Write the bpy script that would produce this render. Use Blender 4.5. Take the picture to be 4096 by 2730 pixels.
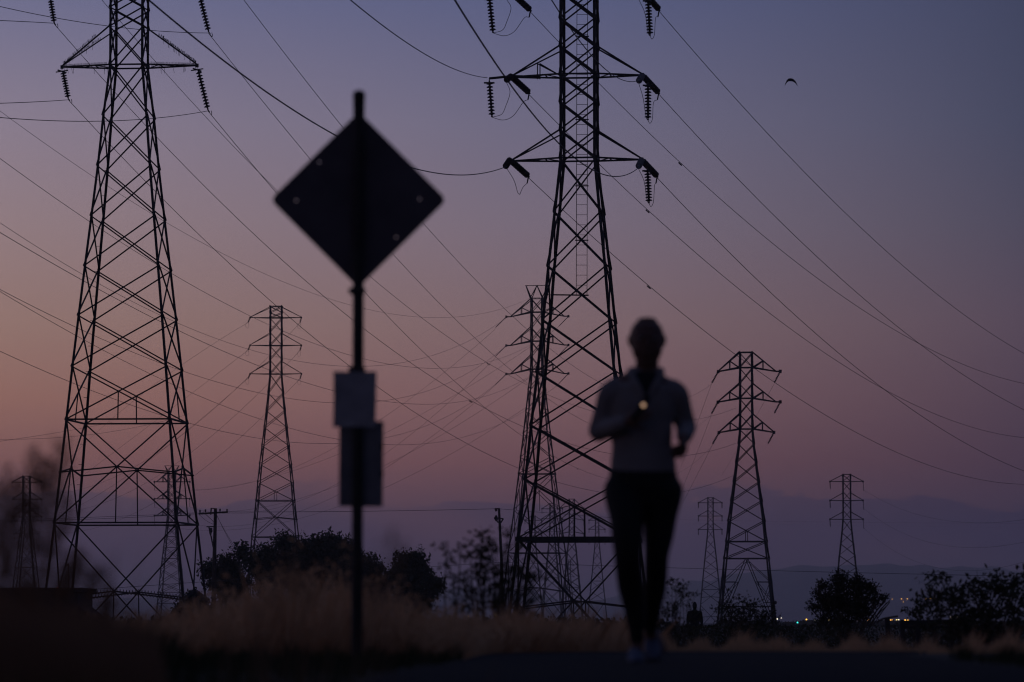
import bpy, math, random
import numpy as np
from mathutils import Vector, Matrix
for o in list(bpy.data.objects): bpy.data.objects.remove(o)
SC = bpy.context.scene
COL = SC.collection
R = math.radians
# ------------------------------------------------------------------ camera
CAMH = 1.0
F, CX, CY, HY = 18204.4, 2048.0, 1365.0, 2490.0      # focal length, centre and horizon in photograph pixels
PITCH = math.atan((HY - CY) / F)
cam = bpy.data.cameras.new('camera'); cam_o = bpy.data.objects.new('camera', cam); COL.objects.link(cam_o)
cam.lens = 160.0; cam.sensor_width = 36.0; cam.clip_start = 0.5; cam.clip_end = 60000
cam_o.location = (0, 0, CAMH); cam_o.rotation_euler = (math.pi/2 + PITCH, 0, 0)
cam.dof.use_dof = True; cam.dof.focus_distance = 225.0; cam.dof.aperture_fstop = 4.0
SC.camera = cam_o
SC.render.engine = 'CYCLES'
SC.view_settings.view_transform = 'Standard'; SC.view_settings.look = 'None'
SC.view_settings.exposure = 0.0; SC.view_settings.gamma = 1.0
SC.cycles.filter_width = 1.15
SC.cycles.max_bounces = 4; SC.cycles.volume_bounces = 0
# ------------------------------------------------------------------ sky (world)
def lin(c):
    return tuple((v/255/12.92 if v/255 <= .04045 else ((v/255+.055)/1.055)**2.4) for v in c) + (1,)
world = bpy.data.worlds.new('World'); SC.world = world; world.use_nodes = True
nt = world.node_tree; nt.nodes.clear()
def N(t, **k):
    n = nt.nodes.new(t)
    for a, b in k.items(): setattr(n, a, b)
    return n
def M(op, a, b=None, c=None, clamp=False):
    n = N('ShaderNodeMath', operation=op, use_clamp=clamp)
    for i, v in enumerate((a, b, c)):
        if v is None: continue
        if isinstance(v, (int, float)): n.inputs[i].default_value = v
        else: nt.links.new(v, n.inputs[i])
    return n.outputs[0]
def sstep(v, a, b):
    n = N('ShaderNodeMapRange', interpolation_type='SMOOTHSTEP')
    nt.links.new(v, n.inputs[0]); n.inputs[1].default_value = a; n.inputs[2].default_value = b
    return n.outputs[0]
tc = N('ShaderNodeTexCoord'); sx = N('ShaderNodeSeparateXYZ'); nt.links.new(tc.outputs['Generated'], sx.inputs[0])
dx, dy, dz = sx.outputs
az = M('ARCTAN2', dx, dy)
el = M('ARCSINE', dz)
EMAX = 0.5
def E(y): return (HY - y) / F
SKY_ROWS = {  # row in the photograph -> colours at left edge, middle, right edge
    0:    ((112,112,144), (90,95,131), (62,67,94)),
    500:  ((142,129,146), (114,109,133), (69,72,96)),
    900:  ((153,130,134), (126,112,127), (79,75,94)),
    1300: ((158,125,116), (135,109,112), (90,75,90)),
    1600: ((158,113,101), (134,99,101), (85,67,82)),
    1850: ((142,97,92),  (122,84,88), (79,59,75)),
    2050: ((108,79,89),  (100,73,86), (73,56,75)),
    2250: ((90,70,92),   (86,66,90), (67,55,79)),
    2420: ((80,67,97),    (78,66,102), (60,53,83)),
    2490: ((78,67,99),   (74,65,102), (58,53,85)),
}
SKYGAIN = 1.03
def ramp(col):
    n = N('ShaderNodeValToRGB'); cr = n.color_ramp; cr.interpolation = 'EASE' if False else 'LINEAR'
    st = sorted((E(y)/EMAX, c[col]) for y, c in SKY_ROWS.items())
    up = (62,74,112)
    st += [(0.17/EMAX, tuple(int(a*.75+b*.25) for a, b in zip(SKY_ROWS[0][col], up))), (0.30/EMAX, (64,76,112)), (1.0, (44,54,86))]
    while len(cr.elements) < len(st): cr.elements.new(0.5)
    for e, (p, c) in zip(cr.elements, st):
        e.position = min(1, max(0, p)); e.color = lin(c)
    nt.links.new(M('DIVIDE', M('MAXIMUM', el, 0.0), EMAX), n.inputs[0])
    return n.outputs[0]
def mix(f, a, b, mode='MIX'):
    n = N('ShaderNodeMix', data_type='RGBA', blend_type=mode)
    if isinstance(f, (int, float)): n.inputs[0].default_value = f
    else: nt.links.new(f, n.inputs[0])
    for i, v in ((6, a), (7, b)):
        if isinstance(v, tuple): n.inputs[i].default_value = v
        else: nt.links.new(v, n.inputs[i])
    return n.outputs[2]
fl = M('SMOOTH_MIN', M('MAXIMUM', M('DIVIDE', M('ADD', az, 0.1125), 0.1125), 0.0), 1.0, .15)
n = N('ShaderNodeMapRange'); nt.links.new(az, n.inputs[0]); n.inputs[1].default_value = -.1125; n.inputs[2].default_value = 0.0
f1 = n.outputs[0]
n = N('ShaderNodeMapRange'); nt.links.new(az, n.inputs[0]); n.inputs[1].default_value = 0.0; n.inputs[2].default_value = 0.1125
f2 = M('POWER', n.outputs[0], 1.25)
base = mix(f2, mix(f1, ramp(0), ramp(1)), ramp(2))
# low dusk cloud banks, bluish, with ragged tops
cmb = N('ShaderNodeCombineXYZ'); nt.links.new(az, cmb.inputs[0]); nt.links.new(M('MULTIPLY', el, 3.0), cmb.inputs[1])
nz = N('ShaderNodeTexNoise'); nz.inputs['Scale'].default_value = 26; nz.inputs['Detail'].default_value = 5; nt.links.new(cmb.outputs[0], nz.inputs[0])
nz2 = N('ShaderNodeTexNoise'); nz2.inputs['Scale'].default_value = 9; nz2.inputs['Detail'].default_value = 1; nt.links.new(cmb.outputs[0], nz2.inputs[0])
top = M('ADD', 0.0272, M('MULTIPLY', M('SUBTRACT', nz.outputs[0], .5), .030))
cl_ = sstep(M('SUBTRACT', top, el), -.0003, .0008)
cl_ = M('MULTIPLY', cl_, sstep(el, .006, .022))
cl_ = M('MULTIPLY', cl_, sstep(nz2.outputs[0], .36, .46))
base = mix(M('MULTIPLY', cl_, .9), base, mix(1.0, base, (.62, .77, .97, 1), 'MULTIPLY'))
# the anti-twilight side of the sky, behind the camera, is darker
bk = M('MULTIPLY_ADD', sstep(M('ABSOLUTE', M('ADD', az, .25)), .5, 1.9), -.60, 1.0)
bk = M('MAXIMUM', bk, sstep(dz, .35, 1.0))
bk = M('MULTIPLY', bk, SKYGAIN)
gr = N('ShaderNodeVectorMath', operation='SCALE'); nt.links.new(base, gr.inputs[0]); nt.links.new(bk, gr.inputs['Scale'])
sky = N('ShaderNodeTexSky', sky_type='NISHITA'); sky.sun_disc = False
sky.sun_elevation = R(-4.0); sky.sun_rotation = R(-28); sky.dust_density = 2.0
b1 = N('ShaderNodeBackground'); nt.links.new(gr.outputs[0], b1.inputs[0]); b1.inputs[1].default_value = 1.0
b2 = N('ShaderNodeBackground'); nt.links.new(sky.outputs[0], b2.inputs[0]); b2.inputs[1].default_value = 0.05
ad = N('ShaderNodeAddShader'); nt.links.new(b1.outputs[0], ad.inputs[0]); nt.links.new(b2.outputs[0], ad.inputs[1])
wo = N('ShaderNodeOutputWorld'); nt.links.new(ad.outputs[0], wo.inputs[0])

# ------------------------------------------------------------------ helpers
def at(px, py, D):
    """point of the place seen at photograph pixel (px,py), D metres ahead"""
    a, b = px - CX, CY - py
    Y = F*math.cos(PITCH) - b*math.sin(PITCH); Z = F*math.sin(PITCH) + b*math.cos(PITCH)
    s = D / Y
    return Vector((a*s, D, CAMH + Z*s))
def proj(P):
    X, Y, Z = P[0], P[1], P[2]-CAMH
    yc = Y*math.cos(PITCH) + Z*math.sin(PITCH); zc = -Y*math.sin(PITCH) + Z*math.cos(PITCH)
    return CX + F*X/yc, CY - F*zc/yc
def sm(t): t = max(0., min(1., t)); return t*t*(3-2*t)
def gz(x, y):
    d = y if y > 0 else 0
    z = .8*sm((d-2)/17.0) - .70*sm((d-30)/26.0)
    z -= .10*sm((d-70)/100)
    z += .02*math.sin(x*.9+1)*math.cos(y*.35)*sm((d-30)/8)
    return z
def mat(name, col, rough=.8, metal=0.0, noise=None, nscale=8, bump=0, emit=None, spec=.3, transl=0):
    m = bpy.data.materials.new(name); m.use_nodes = True; t = m.node_tree; b = t.nodes['Principled BSDF']
    b.inputs['Base Color'].default_value = (*col, 1); b.inputs['Roughness'].default_value = rough
    b.inputs['Metallic'].default_value = metal; b.inputs['Specular IOR Level'].default_value = spec
    if noise:
        tx = t.nodes.new('ShaderNodeTexCoord'); n = t.nodes.new('ShaderNodeTexNoise'); n.inputs['Scale'].default_value = nscale
        n.inputs['Detail'].default_value = 6
        r = t.nodes.new('ShaderNodeValToRGB'); r.color_ramp.elements[0].position = .35; r.color_ramp.elements[1].position = .68
        r.color_ramp.elements[0].color = (*col, 1); r.color_ramp.elements[1].color = (*noise, 1)
        t.links.new(tx.outputs['Object'], n.inputs[0]); t.links.new(n.outputs[0], r.inputs[0]); t.links.new(r.outputs[0], b.inputs['Base Color'])
        if bump:
            bp = t.nodes.new('ShaderNodeBump'); bp.inputs['Strength'].default_value = bump; t.links.new(n.outputs[0], bp.inputs['Height']); t.links.new(bp.outputs[0], b.inputs['Normal'])
    if transl:
        tr = t.nodes.new('ShaderNodeBsdfTranslucent'); mx = t.nodes.new('ShaderNodeMixShader'); mx.inputs[0].default_value = transl
        tr.inputs[0].default_value = (*col, 1)
        t.links.new(b.outputs[0], mx.inputs[1]); t.links.new(tr.outputs[0], mx.inputs[2]); t.links.new(mx.outputs[0], t.nodes['Material Output'].inputs[0])
    if emit:
        b.inputs['Emission Color'].default_value = (*emit[0], 1); b.inputs['Emission Strength'].default_value = emit[1]
    return m
STEEL = mat('galvanised_steel', (.045,.044,.043), .7, .2, noise=(.07,.068,.065), nscale=3)
STEELF = mat('weathered_steel', (.055,.05,.05), .7, .2)
CABLE = mat('aluminium_cable', (.08,.08,.08), .6, .4)
PORC = mat('brown_porcelain', (.05,.03,.025), .35, noise=(.07,.045,.035), nscale=6)
PORCG = mat('grey_porcelain', (.22,.22,.23), .4, noise=(.3,.3,.31), nscale=9)
WOOD = mat('weathered_pole_wood', (.07,.05,.035), .9, noise=(.12,.09,.07), nscale=5, bump=.3)
LEAF = mat('eucalyptus_leaf', (.045,.06,.03), .6, noise=(.08,.09,.045), nscale=1.5, transl=.25)
LEAFD = mat('scrub_leaf', (.05,.05,.025), .7, noise=(.10,.085,.045), nscale=2, transl=.2)
BARK = mat('bark', (.09,.07,.05), .9, noise=(.16,.13,.10), nscale=6)
DRY = mat('dry_grass', (.78,.46,.25), .8, noise=(.56,.30,.15), nscale=1.8, transl=.68)
DARKG = mat('short_green_grass', (.035,.045,.02), .8, noise=(.06,.06,.03), nscale=3, transl=.2)
WEED = mat('dry_weed', (.28,.155,.09), .8, noise=(.40,.23,.13), nscale=5, transl=.3)

class MB:
    def __init__(s): s.v = []; s.f = []
    def bar(s, a, b, t, t2=None, up=None):
        a, b = Vector(a), Vector(b); d = b-a
        if d.length < 1e-6: return s
        d.normalize(); t2 = t2 or t
        u = Vector(up) if up is not None else (Vector((0,0,1)) if abs(d.z) < .9 else Vector((0,1,0)))
        x = d.cross(u).normalized(); y = x.cross(d)
        i = len(s.v)
        for p in (a, b):
            for q, w in ((-1,-1),(1,-1),(1,1),(-1,1)): s.v.append(tuple(p + x*(q*t/2) + y*(w*t2/2)))
        s.f += [(i,i+3,i+2,i+1),(i+4,i+5,i+6,i+7)] + [(i+k,i+(k+1)%4,i+4+(k+1)%4,i+4+k) for k in range(4)]
        return s
    def angle(s, a, b, w, th, n1, n2):
        """steel angle section: two flanges along n1 and n2"""
        a, b = Vector(a), Vector(b); d = (b-a).normalized()
        n1 = (Vector(n1)-d*Vector(n1).dot(d)).normalized(); n2 = (Vector(n2)-d*Vector(n2).dot(d)-n1*Vector(n2).dot(n1)).normalized()
        pr = [(0,0),(w,0),(w,th),(th,th),(th,w),(0,w)]
        i = len(s.v)
        for p in (a, b):
            for q, r in pr: s.v.append(tuple(p + n1*q + n2*r))
        s.f += [tuple(i+5-k for k in range(6)), tuple(i+6+k for k in range(6))] + [(i+k,i+(k+1)%6,i+6+(k+1)%6,i+6+k) for k in range(6)]
        return s
    def tube(s, pts, r, n=6, caps=True):
        pts = [Vector(p) for p in pts]; m = len(pts); rs = r if isinstance(r, (list, tuple)) else [r]*m
        i0 = len(s.v); xp = None
        for k, p in enumerate(pts):
            d = (pts[min(k+1,m-1)] - pts[max(k-1,0)])
            d = d.normalized() if d.length > 1e-9 else Vector((0,0,1))
            if xp is None: xp = d.cross(Vector((0,0,1)) if abs(d.z) < .95 else Vector((1,0,0)))
            x = (xp - d*xp.dot(d)).normalized(); xp = x; y = d.cross(x)
            for j in range(n):
                a = 2*math.pi*j/n; s.v.append(tuple(p + (x*math.cos(a) + y*math.sin(a))*rs[k]))
        for k in range(m-1):
            for j in range(n):
                a = i0+k*n+j; b = i0+k*n+(j+1)%n; s.f.append((a, b, b+n, a+n))
        if caps:
            s.f.append(tuple(i0+n-1-j for j in range(n))); s.f.append(tuple(i0+(m-1)*n+j for j in range(n)))
        return s
    def lathe(s, a, b, prof, n=10):
        """prof: (fraction along a-b, radius)"""
        a, b = Vector(a), Vector(b)
        return s.tube2([a+(b-a)*t for t, r in prof], [r for t, r in prof], (b-a).normalized(), n)
    def tube2(s, pts, rs, d, n):
        x = d.cross(Vector((0,0,1)) if abs(d.z) < .95 else Vector((1,0,0))).normalized(); y = d.cross(x); i0 = len(s.v)
        for p, r in zip(pts, rs):
            for j in range(n):
                a = 2*math.pi*j/n; s.v.append(tuple(p + (x*math.cos(a)+y*math.sin(a))*r))
        m = len(pts)
        for k in range(m-1):
            for j in range(n):
                a = i0+k*n+j; b = i0+k*n+(j+1)%n; s.f.append((a, b, b+n, a+n))
        s.f.append(tuple(i0+n-1-j for j in range(n))); s.f.append(tuple(i0+(m-1)*n+j for j in range(n)))
        return s
    def box(s, c, sz, rot=None):
        i = len(s.v); m = rot or Matrix.Identity(3)
        for z in (-1,1):
            for q, w in ((-1,-1),(1,-1),(1,1),(-1,1)): s.v.append(tuple(Vector(c) + m @ Vector((q*sz[0]/2, w*sz[1]/2, z*sz[2]/2))))
        s.f += [(i+3,i+2,i+1,i),(i+4,i+5,i+6,i+7)] + [(i+k,i+(k+1)%4,i+4+(k+1)%4,i+4+k) for k in range(4)]
        return s
    def build(s, name, m, parent=None, smooth=False):
        me = bpy.data.meshes.new(name); off = Vector((0,0,0)); p = parent
        while p is not None: off += p.location; p = p.parent
        me.from_pydata([(v[0]-off.x, v[1]-off.y, v[2]-off.z) for v in s.v], [], s.f); me.update()
        if smooth: me.polygons.foreach_set('use_smooth', [True]*len(me.polygons))
        me.materials.append(m); o = bpy.data.objects.new(name, me); COL.objects.link(o)
        if parent is not None: o.parent = parent
        return o
def raw(name, V, nper, m, parent=None):
    """V: (k*nper,3) array, k separate faces of nper corners"""
    me = bpy.data.meshes.new(name); k = len(V)//nper; V = np.asarray(V, dtype=np.float32).copy(); p = parent
    while p is not None: V -= np.array(p.location, dtype=np.float32); p = p.parent
    me.vertices.add(len(V)); me.vertices.foreach_set('co', V.ravel())
    me.loops.add(len(V)); me.loops.foreach_set('vertex_index', np.arange(len(V), dtype=np.int32))
    me.polygons.add(k); me.polygons.foreach_set('loop_start', np.arange(0, len(V), nper, dtype=np.int32))
    me.update(calc_edges=True); me.validate(); me.materials.append(m)
    o = bpy.data.objects.new(name, me); COL.objects.link(o)
    if parent is not None: o.parent = parent
    return o
def empty(name, loc):
    o = bpy.data.objects.new(name, None); o.location = loc; o.empty_display_size = .2; COL.objects.link(o); return o
def tag(o, label=None, cat=None, group=None, kind=None):
    if label: o['label'] = label
    if cat: o['category'] = cat
    if group: o['group'] = group
    if kind: o['kind'] = kind
    return o

# ------------------------------------------------------------------ ground, path, hills
def sheet(name, m, fx, ys, xs, dz=0):
    V = []; Fc = []; nx = len(xs)
    for y in ys:
        for t in xs:
            x = fx(y, t); V.append((x, y, gz(x, y)+dz))
    for j in range(len(ys)-1):
        for i in range(nx-1):
            a = j*nx+i; Fc.append((a, a+1, a+nx+1, a+nx))
    mb = MB(); mb.v = V; mb.f = Fc
    return mb.build(name, m, smooth=True)
SOIL = mat('field_soil', (.045,.035,.025), .95, noise=(.10,.075,.045), nscale=.35)
ys = [-400,-100,-30,-8,0] + [i*1.0 for i in range(1, 70)] + [75,85,100,120,150,200,260,330,420,600,900,1400,2500,4500,8000,16000]
ground = sheet('ground', SOIL, lambda y, t: t*max(6, abs(y)*.5+4), ys, [i/12 for i in range(-24, 25)])
tag(ground, kind='structure')
ASPH = mat('asphalt', (.022,.021,.023), .95, noise=(.038,.036,.038), nscale=22, bump=.25, spec=.05)
def bend(y): return .16*max(0, y-28)**2
def pl(y): return (-0.28 - .055*(22-y) if y < 22 else -.28 + .02*(y-22)) + bend(y)
def pr(y): return 2.25 + .02*(y-22) + bend(y)
path = sheet('path', ASPH, lambda y, t: pl(y)+(pr(y)-pl(y))*t, [i*.75 for i in range(-10, 76)], [i/10 for i in range(11)], .006)
tag(path, kind='structure')
HILL = mat('far_hillside', (.36,.31,.30), 1, noise=(.44,.38,.36), nscale=.002)
ridge = [(-4000,2380),(-900,2350),(0,2345),(350,2398),(560,2392),(800,2418),(1100,2395),(1500,2370),(1700,2345),(2050,2360),(2300,2400),(2550,2385),(2750,2320),(3050,2288),(3200,2256),(3450,2262),(3700,2258),(3900,2268),(4096,2285),(4800,2300),(7500,2380)]
def ridge_y(px):
    for (a, b), (c, d) in zip(ridge, ridge[1:]):
        if a <= px <= c: t = (px-a)/(c-a); return b+(d-b)*sm(t)
    return 2380
def hill_pt(px, D):
    rnd = 6*math.sin(px*.013+D*.0007)+4*math.sin(px*.041+1.3)+2*math.sin(px*.11)
    top = (HY - ridge_y(px) + rnd) / F
    a = top * sm((D-5200)/3800)
    return Vector(((px-CX)/F*D, D, CAMH - 1.4 + a*D))
mb = MB(); pxs = list(range(-4000, 7500, 40)); Ds = [5000+i*400 for i in range(11)]
for D in Ds:
    for p in pxs: mb.v.append(tuple(hill_pt(p, D)))
for D in (9600, 10400):
    for p in pxs: q = hill_pt(p, 9000); mb.v.append((q.x, D, q.z*(.7 if D < 10000 else -.02)))
n_ = len(pxs)
for j in range(len(Ds)+1):
    for i in range(n_-1): a = j*n_+i; mb.f.append((a, a+1, a+n_+1, a+n_))
tag(mb.build('hills', HILL, smooth=True), kind='structure')

# ------------------------------------------------------------------ lattice pylons
def insulator(parent, P, Q, n, rad=.127, m=PORC, name='insulator_string', sides=12, cap=True):
    P, Q = Vector(P), Vector(Q); prof = [(0, .02)]
    t0, t1 = (.06, .95)
    for k in range(n):
        a = t0+(t1-t0)*k/n; h = (t1-t0)/n
        prof += [(a, .04), (a+h*.18, rad*.45), (a+h*.34, rad*.85), (a+h*.58, rad), (a+h*.68, rad*.96), (a+h*.72, rad*.45), (a+h*.98, .04)]
    prof += [(t1, .03), (.97, .045), (1.0, .03)]
    mb = MB(); mb.lathe(P, Q, prof, sides)
    return mb.build(name, m, parent)
def tower(name, label, px, D, yaw, lv, arms, legt, brt, belts=(), big=(), group=None, zg=None, vtop=False, thick_diag=0, ytop_extra=None, m=None, kfoot=False, cat='pylon'):
    """lv: list of (photo row of near face, width in photo px) from top to bottom; arms: dicts"""
    m = m or STEELF
    c = at(px, 1700, D); th = R(yaw)
    u = Vector((math.cos(th), -math.sin(th), 0)); v = Vector((math.sin(th), math.cos(th), 0))
    L = []
    for y, w in lv:
        wm = w*D/F; Dn = D - wm/2*math.cos(th); wm = w*Dn/F/math.cos(th)
        L.append((at(px, y, Dn).z, wm))
    root = empty(name, (c.x, D, gz(c.x, D)))
    tag(root, label, cat, group)
    def cor(z, w): 
        C = Vector((c.x, D, z)); return [C-u*w/2-v*w/2, C+u*w/2-v*w/2, C+u*w/2+v*w/2, C-u*w/2+v*w/2]
    def wid(z):
        for (z0, w0), (z1, w1) in zip(L, L[1:]):
            if z1 <= z <= z0: return w0+(w1-w0)*(z0-z)/(z0-z1)
        return L[0][1] if z > L[0][0] else L[-1][1]
    cs = [cor(z, w) for z, w in L]
    for k in range(4):
        mb = MB(); du = u if k in (0, 3) else -u; dv = v if k in (0, 1) else -v
        for a, b in zip(cs, cs[1:]): mb.angle(a[k]-(b[k]-a[k]).normalized()*.02, b[k], legt, legt*.35, du, dv)
        if legt > .09:
            for i_, a in enumerate(cs[:-1]):           # gusset plates at the nodes
                mb.box(a[k]+du*.05+dv*.05, (.13, .025, .24), Matrix((u, v, Vector((0,0,1)))).transposed())
                mb.box(a[k]+du*.05+dv*.05, (.025, .13, .24), Matrix((u, v, Vector((0,0,1)))).transposed())
        mb.build('leg', m, root)
    for k in range(4):
        mb = MB(); k2 = (k+1) % 4; nrm = [-v, u, v, -u][k]
        for i, (a, b) in enumerate(zip(cs, cs[1:])):
            if kfoot and i == len(cs)-2:
                top = (a[k]+a[k2])/2
                mb.bar(top, b[k], brt, brt, nrm); mb.bar(top, b[k2], brt, brt, nrm)
                for q, w_ in ((k, k2), (k2, k)):
                    for s in (.33, .62):
                        lp = a[q].lerp(b[q], s); dp = top.lerp(b[q], s); mb.bar(lp, dp, brt*.8, brt*.8, nrm)
                        mb.bar(lp, top.lerp(b[q], s-.30), brt*.7, brt*.7, nrm); mb.bar(lp, top.lerp(b[q], min(.95, s+.27)), brt*.7, brt*.7, nrm)
                continue
            td = brt*(1+thick_diag)
            mb.bar(a[k]+nrm*.01, b[k2]+nrm*.01, td if k == 0 else brt, brt, nrm); mb.bar(a[k2]-nrm*brt*1.1, b[k]-nrm*brt*1.1, brt, brt, nrm)
            wt, wb = L[i][1], L[i+1][1]; s = wt/(wt+wb); X = a[k].lerp(b[k2], s)
            if i in big:
                if 'h' in big[i]:
                    for q in (k, k2): mb.bar(X, a[q].lerp(b[q], s+.055), brt*1.05, brt*1.05)
                if 'v' in big[i]: mb.bar(X, (b[k]+b[k2])/2, brt*.9)
        for i in belts: mb.bar(cs[i][k], cs[i][k2], brt*1.25, brt*1.25)
        mb.build('bracing', m, root)
    tips = []
    for A in arms:
        za = at(px, A['y'], D-wid(at(px, A['y'], D).z)/2).z; wa = wid(za); b4 = cor(za, wa)
        zc = at(px, A['yc'], D-wa/2).z; c4 = cor(zc, wid(zc))
        for k in range(4):
            pass
        for side in (0, 1):
            tx = A['l'] if side == 0 else A['r']
            if tx is None: continue
            s1 = -1 if side == 0 else 1
            # tip lies in the plane of the arm, through the tower's centre
            half = abs((tx - proj(Vector((c.x, D, za)))[0])) * D / F / math.cos(th)
            T = Vector((c.x, D, at(px, A.get('yt', A['y']), D).z)) + u*s1*half
            nb, fb = (b4[0], b4[3]) if side == 0 else (b4[1], b4[2])
            nc, fc = (c4[0], c4[3]) if side == 0 else (c4[1], c4[2])
            mb = MB(); at_ = A.get('t', brt*1.2)
            for q in (nb, fb): mb.bar(q, T, at_)
            for q in (nc, fc): mb.bar(q, T+Vector((0,0,.05)), at_*.85)
            if A.get('hang'):
                h = A['hang']
                for q, w_ in ((nb, nc), (fb, fc)):
                    p1 = q.lerp(T, h); p2 = w_.lerp(T, h); mb.bar(p1, p2, at_*.7); mb.bar(q, p2, at_*.8) if h > .3 else None
                    mb.bar(q.lerp(T, h*.0), p2, at_*.7)
            for s_ in (.3, .6): mb.bar(nb.lerp(T, s_), fb.lerp(T, s_), at_*.6)
            mb.bar(nb.lerp(T, .3), fb, at_*.5); mb.bar(nb.lerp(T, .3), fb.lerp(T, .6), at_*.5)
            if A.get('ext') and (side == 1 or A.get('ext2')): 
                T2 = T + u*s1*A['ext']; mb.bar(T, T2, at_*1.1); T = T2
            mb.box(T, (at_*2, at_*2, at_*2.4))
            mb.build('crossarm', m, root); tips.append(T)
            st = A.get('str')
            if st:
                dxp, dyp, n, rad = st[side] if isinstance(st[0], (tuple, list)) else st
                tp = proj(T); Q = at(tp[0]+dxp, tp[1]+dyp, D+A.get('sd', 0))
                insulator(root, T, Q, n, rad, sides=8 if D > 300 else 12)
                if A.get('loop'):
                    mb = MB(); P = []
                    for j in range(13):
                        t = j/12*2*math.pi; P.append(Q + u*(.22*math.sin(t)-.1) + Vector((0,0,-.75*(1-math.cos(t))/2)))
                    mb.tube(P, .015, 4).build('jumper_loop', CABLE, root)
        mb = MB()
        for k in range(4): mb.bar(b4[k], b4[(k+1)%4], brt*1.2)
        mb.build('arm_belt', m, root)
    if vtop:
        z0, w0 = L[0]; zt = at(px, vtop, D).z; mb = MB(); C = Vector((c.x, D, 0))
        for k in range(4): mb.bar(cs[0][k], cs[0][(k+1)%4], brt)
        for s1 in (-1, 1):
            for e in (-1, 1):
                b_ = Vector((c.x, D, z0)) + u*s1*w0/2 + v*e*w0/2; T = Vector((c.x, D, zt)) + u*s1*w0*.92
                mb.bar(b_, T, brt*1.2); mb.bar(b_, Vector((c.x, D, zt)), brt)
        mb.bar(Vector((c.x, D, zt))-u*w0*.98, Vector((c.x, D, zt))+u*w0*.98, brt)
        mb.build('peak', m, root)
    else:
        mb = MB()
        for k in range(4): mb.bar(cs[0][k], cs[0][(k+1)%4], brt*1.2)
        mb.build('top_frame', m, root)
    return root, c, u, v, L, cs, tips

SPY = 'pylons standing across the marsh'
# --- big pylon on the left
lvTL = [(-560,134),(-459,136),(-356,137),(-254,137),(-152,137),(-49,138),(27,138),(103,138),(258,138),(459,183),(660,219),(861,261),(1062,304),(1260,345),(1464,386),(1677,425),(2091,502),(2712,632)]
lTL = tower('lattice_pylon', 'large black lattice pylon on the left with bird spikes on its lower arms', 509, 220, 5.4, lvTL,
  [dict(y=258, yc=103, yt=266, l=244, r=792, t=.07),
   dict(y=-49, yc=-200, yt=-44, l=190, r=795, t=.07),
   dict(y=-356, yc=-490, yt=-350, l=240, r=792, t=.07)],
  .112, .062, belts=(15, 16), big={14: 'v', 15: 'hv', 16: 'hv'}, m=STEEL)
TL = lTL[0]
def dpy(tips, k): return proj(tips[k])
tips = lTL[6]
endsTL = [(273,399),(832,445),(217,97),(835,133),(260,-215),(835,-170)]
for T, (ex, ey) in zip(tips, endsTL):
    tp = proj(T)
    mb = MB().bar(T, T+Vector((0,0,-.16)), .03)
    mb.bar(T+Vector((-.30,0,-.25)), T+Vector((.30,0,-.16)), .05); mb.bar(T+Vector((-.2,-.1,-.16)), T+Vector((.2,.1,-.27)), .06)
    mb.build('hanger_bracket', STEEL, TL)
    insulator(TL, at(tp[0]+3, tp[1]+14, 220), at(ex, ey-4, 220), 10 if ex < 500 else 12, .15)
    Q = at(ex, ey-4, 220); mb = MB()
    P = [Q + Vector((.02+.16*math.sin(t*.7), 0, -.03-.20*math.sin(t))) for t in [i*math.pi/10 for i in range(11)]]
    mb.tube(P, .016, 5); mb.bar(Q, Q+Vector((.08,0,-.1)), .05); mb.build('clamp', STEEL, TL)
# bird spikes on the lowest arms
random.seed(3)
for side, T in ((-1, tips[0]), (1, tips[1])):
    mb = MB(); zb = lTL[4][8][0]; wb = lTL[4][8][1]; zc = lTL[4][7][0]
    C = lTL[1]; u, v = lTL[2], lTL[3]
    for e in (-1, 1):
        nb = Vector((C.x,220,zb))+u*side*wb/2+v*e*wb/2; nc = Vector((C.x,220,zc))+u*side*wb/2+v*e*wb/2
        for k in range(48):
            p = nb.lerp(T, .05+.93*k/48); mb.bar(p, p+Vector((random.uniform(-.01,.01),0,.13)), .017)
            if random.random() < .08: mb.bar(p, p+Vector((random.uniform(0,.08),0,-.3)), .014)
        for k in range(42):
            p = nc.lerp(T, .28+.70*k/42); q = random.uniform(.12,.2); mb.bar(p, p+Vector((side*.04+random.uniform(-.02,.02),0,q)), .019)
            if random.random() < .12: mb.bar(p+Vector((0,0,.2)), p-Vector((-side*.05,0,.22)), .014)
    mb.build('bird_spikes', STEEL, TL)
# step bolts up one leg
for kk, side in ((3, -1),):
    for (a, b) in zip(lTL[5][5:], lTL[5][6:]):
        n = max(2, int((a[kk]-b[kk]).length/.9))
        for j in range(n):
            p = a[kk].lerp(b[kk], j/n); MB().bar(p, p+lTL[2]*side*.17, .022).build('step_bolt', STEEL, TL)
# barbed anti-climbing coil round the lower frame
mb = MB(); cs = lTL[5]; s = lTL[4][16][1]/(lTL[4][16][1]+lTL[4][17][1])
for k in range(4):
    a, b, a2, b2 = cs[16][k], cs[17][k], cs[16][(k+1)%4], cs[17][(k+1)%4]
    X = a.lerp(b2, s)
    for P, Q in ((a.lerp(b, s+.055), X), (X, a2.lerp(b2, s+.055))):
        P, Q = P+Vector((0,0,.03)), Q+Vector((0,0,.03)); d = (Q-P).normalized(); x = Vector((0,0,1)); y = d.cross(x)
        pts = []
        for j in range(200):
            t = j/199; an = j*2*math.pi/9; pts.append(P.lerp(Q, t)+(x*math.cos(an)+y*math.sin(an))*.10)
        mb.tube(pts, .011, 4)
mb.build('barbed_coil', STEEL, TL)

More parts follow.
